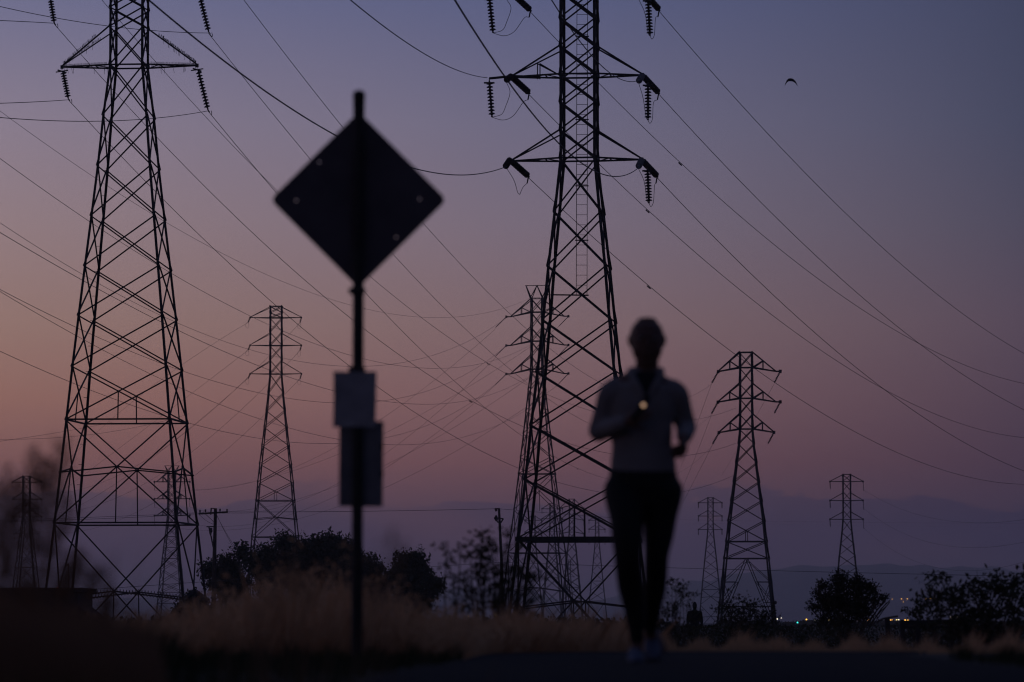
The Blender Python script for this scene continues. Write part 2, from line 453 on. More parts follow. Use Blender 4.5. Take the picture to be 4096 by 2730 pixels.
# --- big pylon on the right with a ladder
lvTR = [(-480,144),(-368,145),(-257,145),(-145,145),(-42,146),(70,146),(182,146),(295,146),(406,146),(519,146),(631,146),(845,190),(1062,237),(1278,276),(1487,318),(1700,364),(1917,406),(2153,457),(2725,585)]
lTR = tower('lattice_pylon', 'large black lattice pylon behind the runner with a ladder hanging inside it', 2318, 205, 6.2, lvTR,
  [dict(y=631, yc=519, yt=642, l=2047, r=2567, t=.075),
   dict(y=295, yc=182, yt=305, l=2047, r=2570, t=.075),
   dict(y=-42, yc=-150, yt=-32, l=2047, r=2572, t=.075)],
  .125, .064, belts=(17,), big={17: 'hv'}, m=STEEL, thick_diag=.75)
TR = lTR[0]; u, v = lTR[2], lTR[3]; Dt = 205
C = lTR[1]
mb = MB()                       # heavy belt beam with a walkway rail
for k in range(4):
    a, b = lTR[5][17][k], lTR[5][17][(k+1)%4]
    mb.bar(a+Vector((0,0,-.03)), b+Vector((0,0,-.03)), .16, .19)
mb.build('belt_beam', STEEL, TR)
for e in (-1, 1):               # verticals standing on the belt
    mb = MB()
    zb = lTR[4][17][0]; w = lTR[4][17][1]; p = Vector((C.x, Dt, zb))+v*e*w/2
    zx = lTR[4][16][0]-(lTR[4][16][0]-lTR[4][17][0])*.47
    mb.bar(p, Vector((C.x, Dt, zx))+v*e*w*.47, .08); mb.build('hanger_post', STEEL, TR)
# ladder
def lad(pts_top, pts_bot): pass
lt = [at(2309, -420, Dt), at(2352, -420, Dt)]; lb = [at(2305, 1182, Dt), at(2348, 1182, Dt)]
mb = MB().bar(lt[0], lb[0], .028).bar(lt[1], lb[1], .028)
nr = 40
for j in range(nr+1):
    t = j/nr; mb.bar(lt[0].lerp(lb[0], t), lt[1].lerp(lb[1], t), .02)
for y in (148, 481, 746, 963, -180):
    t = (y+420)/1602.; a = lt[0].lerp(lb[0], t); b = lt[1].lerp(lb[1], t); mb.bar(a-(b-a)*.12, b+(b-a)*.12, .05)
mb.build('ladder', STEEL, TR)
z_ = lb[0].z; mb = MB().bar(lb[1]+Vector((.06,0,0)), at(2207, 1180, Dt+1.1), .06).bar(lb[0], at(2180, 1180, Dt-1.2), .03)
mb.build('ladder_support', STEEL, TR)
# dead-end strings, hanging strings and jumpers
def curve3(pts, n=14):
    """smooth curve through 3-D points"""
    P = [Vector(p) for p in pts]; P = [P[0]*2-P[1]] + P + [P[-1]*2-P[-2]]; out = []
    for i in range(1, len(P)-2):
        a, b, c_, d = P[i-1:i+3]
        for j in range(n):
            t = j/n; out.append(.5*((2*b)+(c_-a)*t+(2*a-5*b+4*c_-d)*t*t+(3*b-a-3*c_+d)*t**3))
    out.append(P[-2]); return out
dead = [ # tip px, away end px, hang top, hang bottom, incoming end px
  ((2040,640),(2114,706),None,None,(2030,664)),
  ((2567,640),(2629,706),(2590,672),(2596,815),(2562,664)),
  ((2045,306),(2117,372),(1957,320),(1968,470),(2034,318)),
  ((2570,302),(2635,372),(2592,330),(2592,482),(2563,322)),
  ((2045,-30),(2122,42),(1957,-14),(1972,133),(2034,-14)),
  ((2572,-34),(2637,40),(2592,-8),(2600,145),(2563,-14))]
for (tx, ty), (ax, ay), ht, hb, (ix, iy) in dead:
    T = at(tx, ty, Dt)
    if ht and tx < 2300:
        mb = MB()
        for dxx in (0, 10): mb.bar(at(2150+dxx, ty-52, Dt), at(2150+dxx, ty+12, Dt), .05); mb.bar(at(2150+dxx, ty-50, Dt), at(2238, ty-4, Dt), .05)
        mb.bar(at(2050, ty+1, Dt), at(2160, ty+4, Dt), .13); mb.build('arm_truss', STEEL, TR)
    A = at(ax, ay, Dt+1.5); I = at(ix-8, iy+3, Dt-1.6)
    insulator(TR, T+Vector((0,.05,0)), A, 9, .155)
    insulator(TR, T+Vector((0,-.05,0)), I, 9, .15, PORCG if tx > 2300 else PORC)
    mb = MB().bar(A, A+(A-T)*.05, .05)
    pA = A+Vector((.0,0,-.08)); mb.bar(A, A+Vector((-.06,0,-.32)), .06); mb.build('clamp', STEEL, TR)
    A2 = A+Vector((-.06,0,-.32))
    if ht:
        H0 = at(*ht, Dt); H1 = at(*hb, Dt)
        if tx < 2300:
            MB().bar(T, H0+Vector((0,0,.06)), .10).bar(H0+Vector((0,0,.09)), H0-Vector((0,0,.06)), .03).build('bracket_arm', STEEL, TR)
        else: MB().bar(T, H0+Vector((0,0,.06)), .05).build('bracket_arm', STEEL, TR)
        insulator(TR, H0, H1, 10 if tx < 2300 else 11, .15 if tx < 2300 else .16)
        MB().bar(H0+Vector((-.24,0,-.14)), H0+Vector((.24,0,-.14)), .07).build('arcing_horn', STEEL, TR)
        if tx < 2300:
            c1 = curve3([A2, at(hb[0]+125, hb[1]-60, Dt+1.2), at(hb[0]+85, hb[1]-6, Dt+.8), at(hb[0]+45, hb[1]+11, Dt+.4), H1])
            c2 = curve3([I+Vector((0,0,-.1)), at(hb[0]+72, hb[1]-100, Dt-1.2), at(hb[0]+55, hb[1]-45, Dt-.8), at(hb[0]+38, hb[1]-12, Dt-.4), H1])
        else:
            c1 = curve3([A2, at(hb[0]+22, hb[1]-70, Dt+1.0), at(hb[0]+18, hb[1]-8, Dt+.5), at(hb[0]+8, hb[1]+12, Dt+.2), H1])
            c2 = curve3([I+Vector((0,0,-.1)), at(hb[0]-20, hb[1]-90, Dt-1.0), at(hb[0]-8, hb[1]-15, Dt-.4), H1])
    else:
        c1 = curve3([A2, at(2092, 750, Dt+1.), at(2079, 779, Dt)]); c2 = curve3([I, at(2055, 720, Dt-.9), at(2070, 768, Dt-.2), at(2079, 779, Dt)])
    for c_ in (c1, c2): MB().tube(c_, .013, 5).build('jumper', CABLE, TR)

# --- middle-distance and far pylons
tower('lattice_pylon', 'slim lattice pylon between the left pylon and the road sign', 1103, 600, 1.0,
  [(1225,50),(1250,50),(1271,50),(1327,50),(1382,50),(1439,50),(1496,50),(1571,62),(1642,76),(1709,91),(1783,107),(1857,124),(1930,138),(2002,150),(2148,180),(2530,250)],
  [dict(y=1271, yc=1229, l=1000, r=1206, t=.09, str=((-8,20,6,.13),(-6,22,6,.13)), loop=1),
   dict(y=1382, yc=1334, l=1000, r=1206, t=.09, str=((-8,20,6,.13),(-6,22,6,.13)), loop=1),
   dict(y=1496, yc=1446, l=1000, r=1206, t=.09, str=((-8,20,6,.13),(-6,22,6,.13)), loop=1)],
  .15, .08, belts=(13,14), big={12: 'v', 13: 'h', 14: 'v'}, group=SPY)
tower('lattice_pylon', 'lattice pylon with a V shaped head seen through the left leg of the ladder pylon', 2148, 600, 8,
  [(1193,48),(1248,48),(1309,48),(1364,48),(1424,48),(1487,50),(1560,66),(1645,82),(1735,100),(1830,120),(1895,134),(2040,166),(2212,208),(2530,270)],
  [dict(y=1248, yc=1197, yt=1267, l=2043, r=2256, t=.13, hang=.47, ext=.6, ext2=1, str=((-43,43,9,.07),(-40,42,9,.07))),
   dict(y=1364, yc=1309, yt=1382, l=2043, r=2256, t=.13, hang=.47, ext=.6, ext2=1, str=((-43,43,9,.07),(-40,42,9,.07))),
   dict(y=1476, yc=1422, yt=1496, l=2043, r=2256, t=.13, hang=.47, ext=.6, ext2=1, str=((-43,43,9,.07),(-40,42,9,.07)))],
  .17, .085, belts=(5,10,12), big={10: 'v', 12: 'h'}, group=SPY, vtop=1143)
tower('lattice_pylon', 'broad lattice pylon right of the runner with drooping arms and slanted insulator strings', 2985, 510, 6,
  [(1409,54),(1470,54),(1534,54),(1593,54),(1656,54),(1716,56),(1775,64),(1851,84),(1928,103),(2004,123),(2084,144),(2166,160),(2234,176),(2520,232)],
  [dict(y=1470, yc=1409, yt=1487, l=2873, r=3101, t=.15, hang=.45, ext=.55, str=((-26,47,8,.13),(-24,46,8,.13))),
   dict(y=1593, yc=1534, yt=1609, l=2872, r=3101, t=.15, hang=.45, ext=.55, str=((-26,47,8,.13),(-24,46,8,.13))),
   dict(y=1716, yc=1656, yt=1731, l=2876, r=3095, t=.15, hang=.45, str=((-26,47,8,.13),(-24,46,8,.13)))],
  .19, .09, belts=(1,3,5,11,12), big={10: 'v'}, group=SPY, kfoot=True)
R3 = [o for o in bpy.data.objects if o.get('label','').startswith('broad lattice')][0]
mb = MB().bar(at(2872,2427,507), at(3102,2427,507), .12).bar(at(2975,2427,507), at(2975,2466,507), .1).bar(at(3002,2427,507), at(3002,2466,507), .1)
mb.bar(at(2975,2428,507), at(3050,2466,507), .08).bar(at(3002,2428,507), at(3070,2466,507), .08).bar(at(2975,2428,507), at(2930,2466,507), .08).bar(at(2890,2467,507), at(3106,2467,507), .09); mb.build('low_belt', STEELF, R3)
p = at(3101, 2411, 506); MB().lathe(p-Vector((0,0,.2)), p+Vector((0,0,.2)), [(0,.04),(.15,.15),(.5,.2),(.85,.15),(1,.04)], 10).build('beacon', STEELF, R3)
tower('lattice_pylon', 'lone small lattice pylon rising behind the rounded bush on the right', 3386, 870, 3,
  [(1898,34),(1927,34),(1965,34),(2003,34),(2040,34),(2078,35),(2130,44),(2175,54),(2222,65),(2270,75),(2320,84),(2370,94),(2500,116)],
  [dict(y=1927, yc=1900, l=3320, r=3452, t=.14, str=((2,30,8,.13),(3,38,9,.08))),
   dict(y=2003, yc=1973, l=3320, r=3452, t=.14, str=((2,30,8,.13),(3,38,9,.08))),
   dict(y=2078, yc=2049, l=3320, r=3452, t=.14, str=((2,30,8,.13),(3,38,9,.08)))],
  .24, .10, belts=(5,), group=SPY)
tower('lattice_pylon', 'small lattice pylon of the pair right of the runner, left of the broad one', 2841, 1130, 2,
  [(1991,24),(2012,24),(2038,24),(2065,24),(2092,24),(2119,25),(2160,32),(2200,41),(2240,50),(2280,58),(2320,66),(2359,73),(2420,84),(2520,100)],
  [dict(y=2012, yc=1992, l=2794, r=2888, t=.15, str=(0,22,6,.17)),
   dict(y=2065, yc=2043, l=2794, r=2888, t=.15, str=(0,22,6,.17)),
   dict(y=2119, yc=2094, l=2794, r=2888, t=.15, str=(0,22,6,.17))],
  .23, .10, belts=(5,11), big={11: 'h', 12: 'h'}, group=SPY)
tower('lattice_pylon', 'small lattice pylon at the far left edge half hidden by blurred weeds', 108, 990, 4,
  [(1905,31),(1930,31),(1965,31),(1998,31),(2033,31),(2068,32),(2120,44),(2170,56),(2220,66),(2270,78),(2320,88),(2520,128)],
  [dict(y=1930, yc=1907, l=48, r=167, t=.14, str=(0,28,6,.07)),
   dict(y=1998, yc=1970, l=48, r=167, t=.14, str=(0,28,6,.07)),
   dict(y=2068, yc=2038, l=48, r=167, t=.14, str=(0,28,6,.07))],
  .21, .09, belts=(5,9), group=SPY)
tower('lattice_pylon', 'fainter small pylon directly behind the one at the far left edge', 111, 1350, -3,
  [(2002,20),(2034,20),(2060,20),(2086,20),(2134,24),(2200,38),(2260,48),(2330,58),(2520,85)],
  [dict(y=2034, yc=2004, l=58, r=152, t=.16, yt=2036, str=(0,24,6,.07)),
   dict(y=2086, yc=2060, l=58, r=152, t=.16, yt=2083, str=(0,24,6,.07)),
   dict(y=2134, yc=2108, l=58, r=152, t=.16, yt=2136, str=(0,24,6,.07))],
  .21, .09, group=SPY)
tower('lattice_pylon', 'small pylon with a V shaped head seen through the right legs of the left pylon', 688, 930, 6,
  [(1886,31),(1928,31),(1962,31),(1996,31),(2030,31),(2063,32),(2106,40),(2147,48),(2190,57),(2235,66),(2280,76),(2330,84),(2370,90),(2415,98),(2520,118)],
  [dict(y=1928, yc=1890, l=627, r=750, t=.16, hang=.45, ext=.5, ext2=1, str=(0,34,7,.06)),
   dict(y=1996, yc=1964, l=627, r=750, t=.16, hang=.45, ext=.5, ext2=1, str=(0,34,7,.06)),
   dict(y=2063, yc=2032, l=627, r=750, t=.16, hang=.45, ext=.5, ext2=1, str=(0,34,7,.06))],
  .21, .085, belts=(5,6,7,8,9,12,13), big={13: 'hv'}, group=SPY, vtop=1864)
tower('lattice_pylon', 'far pylon with a flat narrow head seen low through the middle of the ladder pylon', 2287, 1180, 4,
  [(1997,23),(2024,23),(2050,23),(2075,23),(2102,23),(2129,24),(2170,31),(2212,40),(2266,50),(2310,58),(2350,66),(2400,76),(2520,98)],
  [dict(y=2024, yc=1999, l=2239, r=2335, yt=2034, t=.17, str=(0,22,6,.15)),
   dict(y=2075, yc=2050, l=2239, r=2335, yt=2082, t=.17, str=(0,22,6,.15)),
   dict(y=2129, yc=2104, l=2239, r=2335, yt=2136, t=.17, str=(0,22,6,.15))],
  .23, .10, belts=(5,10), group=SPY)
tower('lattice_pylon', 'far pylon low beside the left legs of the ladder pylon', 2208, 1300, 5,
  [(2015,20),(2036,20),(2056,20),(2076,20),(2100,20),(2128,22),(2170,28),(2215,36),(2260,46),(2310,55),(2360,64),(2420,74),(2520,90)],
  [dict(y=2036, yc=2016, l=2168, r=2250, t=.17, str=(0,20,6,.14)),
   dict(y=2076, yc=2056, l=2168, r=2250, t=.17, str=(0,20,6,.14)),
   dict(y=2128, yc=2104, l=2168, r=2250, t=.17, str=(0,20,6,.14))],
  .23, .10, belts=(5,9), group=SPY)
tower('lattice_pylon', 'far slender pylon just left of the thigh of the runner', 2388, 1500, 2,
  [(2067,16),(2082,16),(2100,16),(2118,16),(2140,17),(2165,18),(2205,25),(2245,33),(2285,41),(2325,49),(2365,57),(2405,66),(2520,88)],
  [dict(y=2082, yc=2068, l=2356, r=2420, t=.19, str=(0,15,5,.15)),
   dict(y=2118, yc=2102, l=2356, r=2420, t=.19, str=(0,15,5,.15)),
   dict(y=2165, yc=2148, l=2356, r=2420, t=.19, str=(0,15,5,.15))],
  .25, .11, belts=(5,9,11), group=SPY)
tower('lattice_pylon', 'far pylon mostly hidden behind the left legs of the ladder pylon', 2133, 1400, 2,
  [(2064,17),(2082,17),(2106,17),(2130,17),(2180,22),(2230,33),(2290,46),(2350,57),(2420,70),(2520,88)],
  [dict(y=2082, yc=2066, l=2100, r=2166, t=.19, str=(0,17,5,.15)),
   dict(y=2130, yc=2110, l=2100, r=2166, t=.19, str=(0,17,5,.15))],
  .30, .13, belts=(3,7), group=SPY)
tower('lattice_pylon', 'tiniest far pylon just visible between the centre braces of the ladder pylon', 2277, 2300, 2,
  [(2240,12),(2262,12),(2285,12),(2308,12),(2340,18),(2390,28),(2500,48)],
  [dict(y=2262, yc=2246, l=2258, r=2296, t=.22), dict(y=2285, yc=2272, l=2258, r=2296, t=.22), dict(y=2308, yc=2296, l=2258, r=2296, t=.22)],
  .35, .16, group=SPY)

# ------------------------------------------------------------------ power lines
RES = []
def fit_wire(pts, d0, d1):
    P0, P1 = at(*pts[0], d0), at(*pts[-1], d1); ex, ey = P1.x-P0.x, P1.y-P0.y; ts = []; zs = []
    for (px, py) in pts[1:-1]:
        rx = at(px, py, 1.0).x; t = (P0.y*rx-P0.x)/(ex-ey*rx); Y = P0.y+t*ey
        if Y < 5: return 1e9
        ts.append(t); zs.append(at(px, py, Y).z)
    ts, zs = np.array(ts), np.array(zs); b = ts*(ts-1); rz = zs-(P0.z+(P1.z-P0.z)*ts); k = float((rz*b).sum()/(b*b).sum())
    Yv = P0.y+ts*ey; return float((((rz-k*b)/Yv*F)**2).mean()**.5) + (50 if k < 0 else 0)
def wire(label, pts, d0, d1, r=.016, group=None, damp=None, over=(0, 0), name='power_line', tk=None, free=None):
    r *= .95
    if free is None: free = (over[0] > 0, over[1] > 0)
    if len(pts) > 3:
        c0 = [d0*f for f in np.linspace(.55, 1.7, 24)] if free[0] else [d0]; c1 = [d1*f for f in np.linspace(.55, 1.9, 28)] if free[1] else [d1]
        d0, d1 = min(((fit_wire(pts, a, b) + abs(math.log(a/d0))*2 + abs(math.log(b/d1))*2, a, b) for a in c0+[d0] for b in c1+[d1]))[1:]
    P0, P1 = at(*pts[0], d0), at(*pts[-1], d1)
    ts, zs = [], []
    for (px, py) in pts[1:-1]:
        q = at(px, py, 1.0); rx, ry = q.x, 1.0
        ex, ey = P1.x-P0.x, P1.y-P0.y
        den = ex*ry-ey*rx
        if abs(den) < 1e-9: continue
        t = (P0.y*rx-P0.x*ry)/den
        Y = P0.y+t*ey; ts.append(t); zs.append(at(px, py, Y).z)
    ts, zs = np.array(ts), np.array(zs)
    if len(ts):
        b = ts*(ts-1); k = float(((zs-(P0.z+(P1.z-P0.z)*ts))*b).sum()/(b*b).sum())
    else: k = 0
    def pt(t): p = P0.lerp(P1, t); p.z = P0.z+(P1.z-P0.z)*t + k*t*(t-1); return p
    n = 60; P = [pt(-over[0]+(1+over[0]+over[1])*i/n) for i in range(n+1)]
    err = max([abs(proj(pt(t))[1]-p[1]) for t, p in zip(ts, pts[1:-1])] or [0]); RES.append((round(err), label))
    c = P[0].copy()
    root = empty(name, c); tag(root, label, 'power line', group)
    root_mesh = MB().tube(P, r, 5).build('cable', CABLE, root)
    if damp:
        mb = MB()
        for dpx in damp:
            best = min(range(400), key=lambda i: abs(proj(pt(i/400))[0]-dpx))
            for s in (-1, 1):
                c0 = pt(best/400 + s*.0012); d = (pt(best/400+.01)-pt(best/400)).normalized()
                mb.bar(c0-d*.16-Vector((0,0,.08)), c0+d*.16-Vector((0,0,.08)), .05); mb.bar(c0, c0-Vector((0,0,.1)), .03)
        mb.build('vibration_damper', CABLE, root)
    return root
GR = 'cables leaving the ladder pylon to the right'
wire('topmost cable sweeping from the ladder pylon down to the right edge', [(2637,46),(2947,400),(3300,773),(3674,1117),(4091,1412)], 206.5, 330, over=(0,.12), group=GR)
wire('cable from the top left arm of the ladder pylon to the right edge', [(2122,49),(2500,435),(2720,652),(3049,942),(3300,1137),(3628,1347),(3850,1458),(4091,1534)], 206.5, 420, over=(0,.12), group=GR, damp=[2720])
wire('cable from the middle right arm of the ladder pylon down to the right edge', [(2635,377),(3004,770),(3300,1057),(3674,1374),(3889,1523),(4091,1638)], 206.5, 330, over=(0,.12), group=GR)
wire('cable from the middle left arm of the ladder pylon to the right edge', [(2117,380),(2500,757),(2592,843),(2947,1153),(3200,1343),(3529,1550),(3735,1657),(4091,1751)], 206.5, 420, over=(0,.12), group=GR, damp=[2592])
wire('cable from the lower right arm of the ladder pylon down to the right edge', [(2629,712),(2857,949),(3300,1370),(3548,1565),(4091,1883)], 206.5, 330, over=(0,.12), group=GR)
wire('lowest cable from the ladder pylon, passing over the runner to the right edge', [(2114,712),(2500,1063),(2594,1146),(2915,1398),(3200,1596),(3674,1848),(4091,1938)], 206.5, 420, over=(0,.12), group=GR, damp=[2594])
GI = 'cables coming from overhead into the ladder pylon'
wire('thick cable sagging behind the top of the road sign into the ladder pylon', [(600,5),(967,300),(1125,409),(1343,544),(1654,672),(1829,702),(1930,693),(2026,667)], 120, 203.4, r=.02, group=GI, over=(.12,0))
wire('cable sagging from the top edge to the middle left arm of the ladder pylon', [(1401,0),(1671,200),(1800,270),(1949,312)], 170, 204, group=GI, over=(.1,0))
wire('thick cable crossing steeply in front of the ladder pylon to its lower right arm', [(1819,0),(2044,336),(2228,569),(2375,683),(2451,707),(2559,668)], 150, 203.4, r=.02, group=GI, over=(.1,0))
wire('cable crossing the head of the ladder pylon to its middle right arm', [(2206,0),(2288,125),(2380,233),(2450,303),(2505,325),(2556,322)], 160, 203.4, group=GI, over=(.1,0))
GL = 'cables leaving the left pylon toward the right'
wire('cable descending from above the left pylon past the left point of the road sign', [(407,0),(476,75),(603,218),(809,449),(1004,650),(1116,770),(1474,1101),(1681,1267),(1839,1390),(1956,1466),(2114,1545),(2757,1662),(2944,1633)], 222, 510, group=GL, free=(True, True), over=(.03,0), damp=[1956])
wire('cable from the upper left string of the left pylon descending to the right', [(217,97),(500,410),(627,538),(800,716),(1044,954),(1308,1195),(1448,1308),(1635,1451),(1767,1543),(1880,1614),(1992,1667),(2104,1714),(2212,1759),(2435,1798),(2707,1818),(2944,1774)], 220, 510, group=GL, free=(False, True), damp=[1880])
wire('cable from the lower left string of the left pylon descending to the right', [(275,402),(434,563),(561,701),(700,839),(863,1000),(1078,1200),(1517,1558),(1721,1696),(1844,1773),(2076,1880),(2219,1926),(2416,1950),(2715,1973),(2937,1901)], 220, 510, group=GL, free=(False, True))
wire('highest cable running from the top edge behind the sign toward the runner', [(975,0),(1202,300),(1374,518),(1698,900),(1900,1117),(2043,1252),(2244,1430),(2405,1539),(2757,1587),(2846,1537)], 225, 510, group=GL, free=(True, True))
wire('cable from the upper right string of the left pylon passing behind the sign', [(835,135),(843,146),(972,300),(1245,644),(1566,1010),(1706,1155),(1910,1362),(2112,1539),(2359,1705),(2753,1717),(2846,1660)], 220, 510, group=GL, free=(False, True))
wire('cable from the lower right string of the left pylon past the road sign', [(833,446),(1004,650),(1110,779),(1459,1170),(1538,1252),(1716,1428),(1859,1565),(1992,1668),(2104,1750),(2225,1831),(2311,1880),(2429,1930),(2715,1878),(2846,1786)], 220, 510, group=GL, free=(False, True), damp=[2311])
GN = 'cables entering the left pylon from the left edge'
wire('cable from the left edge to the upper right string of the left pylon', [(0,27),(224,73),(436,106),(603,122),(835,133)], 165, 220, group=GN, over=(.15,0))
wire('cable from the left edge to the upper left string of the left pylon', [(0,83),(110,88),(217,94)], 175, 220, group=GN, over=(.3,0))
wire('cable from the left edge to the lower left string of the left pylon', [(0,414),(130,409),(275,400)], 175, 220, group=GN, over=(.3,0))
wire('cable from the left edge curving up to the lower right string of the left pylon', [(0,471),(230,484),(459,485),(631,472),(834,444)], 165, 220, group=GN, over=(.15,0))
GS = 'long sagging cables running from the left edge behind the left pylon to the V headed pylon'
wire('uppermost long sagging cable from the left edge to the V shaped head', [(0,445),(204,591),(434,747),(663,890),(863,1000),(1044,1092),(1302,1189),(1454,1236),(1619,1265),(1732,1272),(1859,1265),(2012,1232),(2122,1193)], 235, 600, r=.014, group=GS, over=(.04,0))
wire('second long sagging cable from the left edge, past the top of the slim pylon', [(0,635),(347,882),(633,1053),(863,1200),(1100,1314),(1302,1391),(1448,1436),(1573,1461),(1747,1474),(1849,1466),(1951,1448),(2124,1380)], 240, 600, r=.017, group=GS, over=(.04,0))
wire('third long sagging cable, crossing the second arms of the slim pylon', [(0,892),(321,1099),(510,1208),(714,1298),(893,1355),(1100,1419),(1248,1451),(1396,1465),(1568,1461),(1716,1431),(1910,1354),(2027,1271)], 240, 600, r=.017, group=GS, over=(.04,0))
wire('fourth long sagging cable, crossing the lowest arms of the slim pylon', [(0,931),(301,1094),(504,1205),(714,1323),(912,1412),(1100,1495),(1329,1569),(1517,1607),(1670,1617),(1803,1609),(1936,1584),(2124,1502)], 240, 600, r=.017, group=GS, over=(.04,0))
wire('fifth long sagging cable, just below the lowest arms of the slim pylon', [(0,1159),(319,1317),(510,1400),(737,1489),(900,1538),(1061,1575),(1329,1610),(1517,1606),(1624,1587),(1767,1543),(1859,1505),(1961,1441),(2027,1382)], 240, 600, r=.017, group=GS, over=(.04,0))
wire('sixth long sagging cable, crossing the upper legs of the slim pylon', [(0,1167),(312,1345),(465,1432),(612,1502),(740,1562),(900,1629),(1061,1686),(1355,1756),(1538,1779),(1655,1778),(1808,1758),(1910,1735),(2109,1638)], 240, 600, r=.017, group=GS, over=(.04,0))
wire('lowest long sagging cable, crossing the middle of the slim pylon', [(0,1406),(268,1524),(408,1581),(676,1668),(900,1733),(1044,1758),(1154,1771),(1355,1774),(1540,1750),(1619,1732),(1721,1696),(1839,1633),(1961,1566),(2027,1497)], 240, 600, r=.017, group=GS, over=(.04,0))
GF = 'faint distant cables fanning down to the small pylons on the left'
for lab, P, a, b in [
  ('first faint cable from the upper left arm of the V headed pylon down leftwards', [(1984,1315),(1767,1500),(1540,1670),(1355,1785),(1154,1875),(762,1960)], 602, 930),
  ('faint cable from the middle left arm of the V headed pylon down leftwards', [(1984,1430),(1810,1610),(1540,1834),(1355,1915),(762,2030)], 602, 930),
  ('faint cable from the lowest left arm of the V headed pylon down leftwards', [(1984,1540),(1840,1688),(1540,1888),(1355,1962),(762,2097)], 602, 930),
  ('faint cable from the upper right arm of the V headed pylon down leftwards', [(2232,1311),(1980,1480),(1767,1610),(1540,1735),(1355,1818),(615,1962)], 602, 930),
  ('faint cable from the middle right arm of the V headed pylon down leftwards', [(2232,1427),(2010,1600),(1700,1790),(1355,1930),(615,2030)], 602, 930),
  ('faint cable from the lowest right arm of the V headed pylon down leftwards', [(2232,1541),(2010,1710),(1700,1890),(1355,2010),(615,2097)], 602, 930),
  ('faint cable from the top left arm of the slim pylon to the far left edge', [(990,1292),(737,1478),(500,1650),(300,1775),(167,1955)], 600, 990),
  ('faint cable from the middle left arm of the slim pylon to the far left edge', [(990,1404),(800,1560),(560,1740),(330,1890),(167,2025)], 600, 990),
  ('faint cable from the lowest left arm of the slim pylon to the far left edge', [(990,1516),(830,1670),(600,1850),(350,1990),(167,2095)], 600, 990),
  ('faint cable from the top right arm of the slim pylon down leftwards', [(1198,1294),(960,1540),(760,1730),(500,1880),(48,1957)], 600, 990),
  ('faint cable from the middle right arm of the slim pylon down leftwards', [(1198,1405),(960,1660),(760,1830),(500,1960),(48,2025)], 600, 990),
  ('faint cable from the lowest right arm of the slim pylon down leftwards', [(1198,1517),(980,1760),(780,1920),(520,2040),(48,2095)], 600, 990),
  ('faint nearly level cable low behind the left pylon from the left edge', [(0,1758),(255,1754),(574,1700),(760,1655)], 500, 620),
  ('second faint nearly level cable low behind the left pylon from the left edge', [(0,1766),(100,1750),(255,1728),(450,1690)], 500, 620)]:
    wire(lab, P, a, b, r=.019, group=GF)
GG = 'faint cables between the far pylons on the right'
for lab, P, a, b in [
  ('faint cable from the upper left string of the broad pylon down behind the runner', [(2846,1537),(2800,1660),(2760,1770),(2700,1930),(2600,2120)], 511, 1100),
  ('faint cable from the middle left string of the broad pylon down behind the runner', [(2846,1660),(2800,1780),(2740,1930),(2600,2190)], 511, 1100),
  ('faint cable from the lowest left string of the broad pylon down behind the runner', [(2849,1782),(2790,1900),(2700,2070),(2600,2250)], 511, 1100),
  ('faint cable from the upper right string of the broad pylon down behind its body', [(3098,1534),(3040,1640),(2985,1735),(2888,1900)], 511, 1100),
  ('faint level cable crossing high behind the lone pylon on the right', [(2650,2078),(3100,2086),(3386,2090),(4091,2094)], 1500, 1500),
  ('second faint level cable crossing behind the lone pylon on the right', [(2650,2092),(3100,2097),(3386,2103),(4091,2112)], 1500, 1500),
  ('faint cable from the upper right arm of the lone pylon to the right edge', [(3455,1960),(3600,2045),(3800,2075),(4091,2080)], 870, 1100),
  ('faint cable from the middle right arm of the lone pylon to the right edge', [(3455,2035),(3600,2140),(3800,2173),(4091,2170)], 870, 1100),
  ('faint cable from the lowest right arm of the lone pylon to the right edge', [(3455,2112),(3560,2200),(3700,2255),(4091,2250)], 870, 1100)]:
    wire(lab, P, a, b, r=.017, group=GG, over=(0,.03))
GP = 'low service cables strung between the wooden poles'
wire('level service cable from the wooden pole by the left pylon to the leaning pole', [(911,2049),(1130,2050),(1448,2045),(1720,2042),(1982,2036)], 340, 400, r=.02, group=GP)
wire('service cable from the leaning pole running right behind the ladder pylon', [(1997,2036),(2058,2042),(2240,2056),(2500,2075)], 400, 470, r=.02, group=GP, over=(0,.3))
wire('upper service cable from the left edge to the crossarm of the wooden pole', [(0,2083),(300,2071),(550,2064),(800,2053)], 250, 340, r=.013, group=GP, over=(.1,0))
wire('lower service cable from the left edge to the crossarm of the wooden pole', [(0,2088),(300,2079),(550,2070),(822,2055)], 250, 340, r=.013, group=GP, over=(.1,0))
wire('long low cable above the eucalyptus trees left of the leaning pole', [(0,2385),(286,2363),(801,2334),(1521,2280),(1706,2266),(1885,2254),(2004,2250)], 300, 400, r=.016, group=GP, over=(.1,0))
wire('long low cable from the leaning pole across to the right edge', [(2006,2250),(2225,2258),(2422,2262),(2668,2270),(3250,2290),(3700,2300),(4096,2306)], 400, 330, r=.018, group=GP, over=(0,.1))

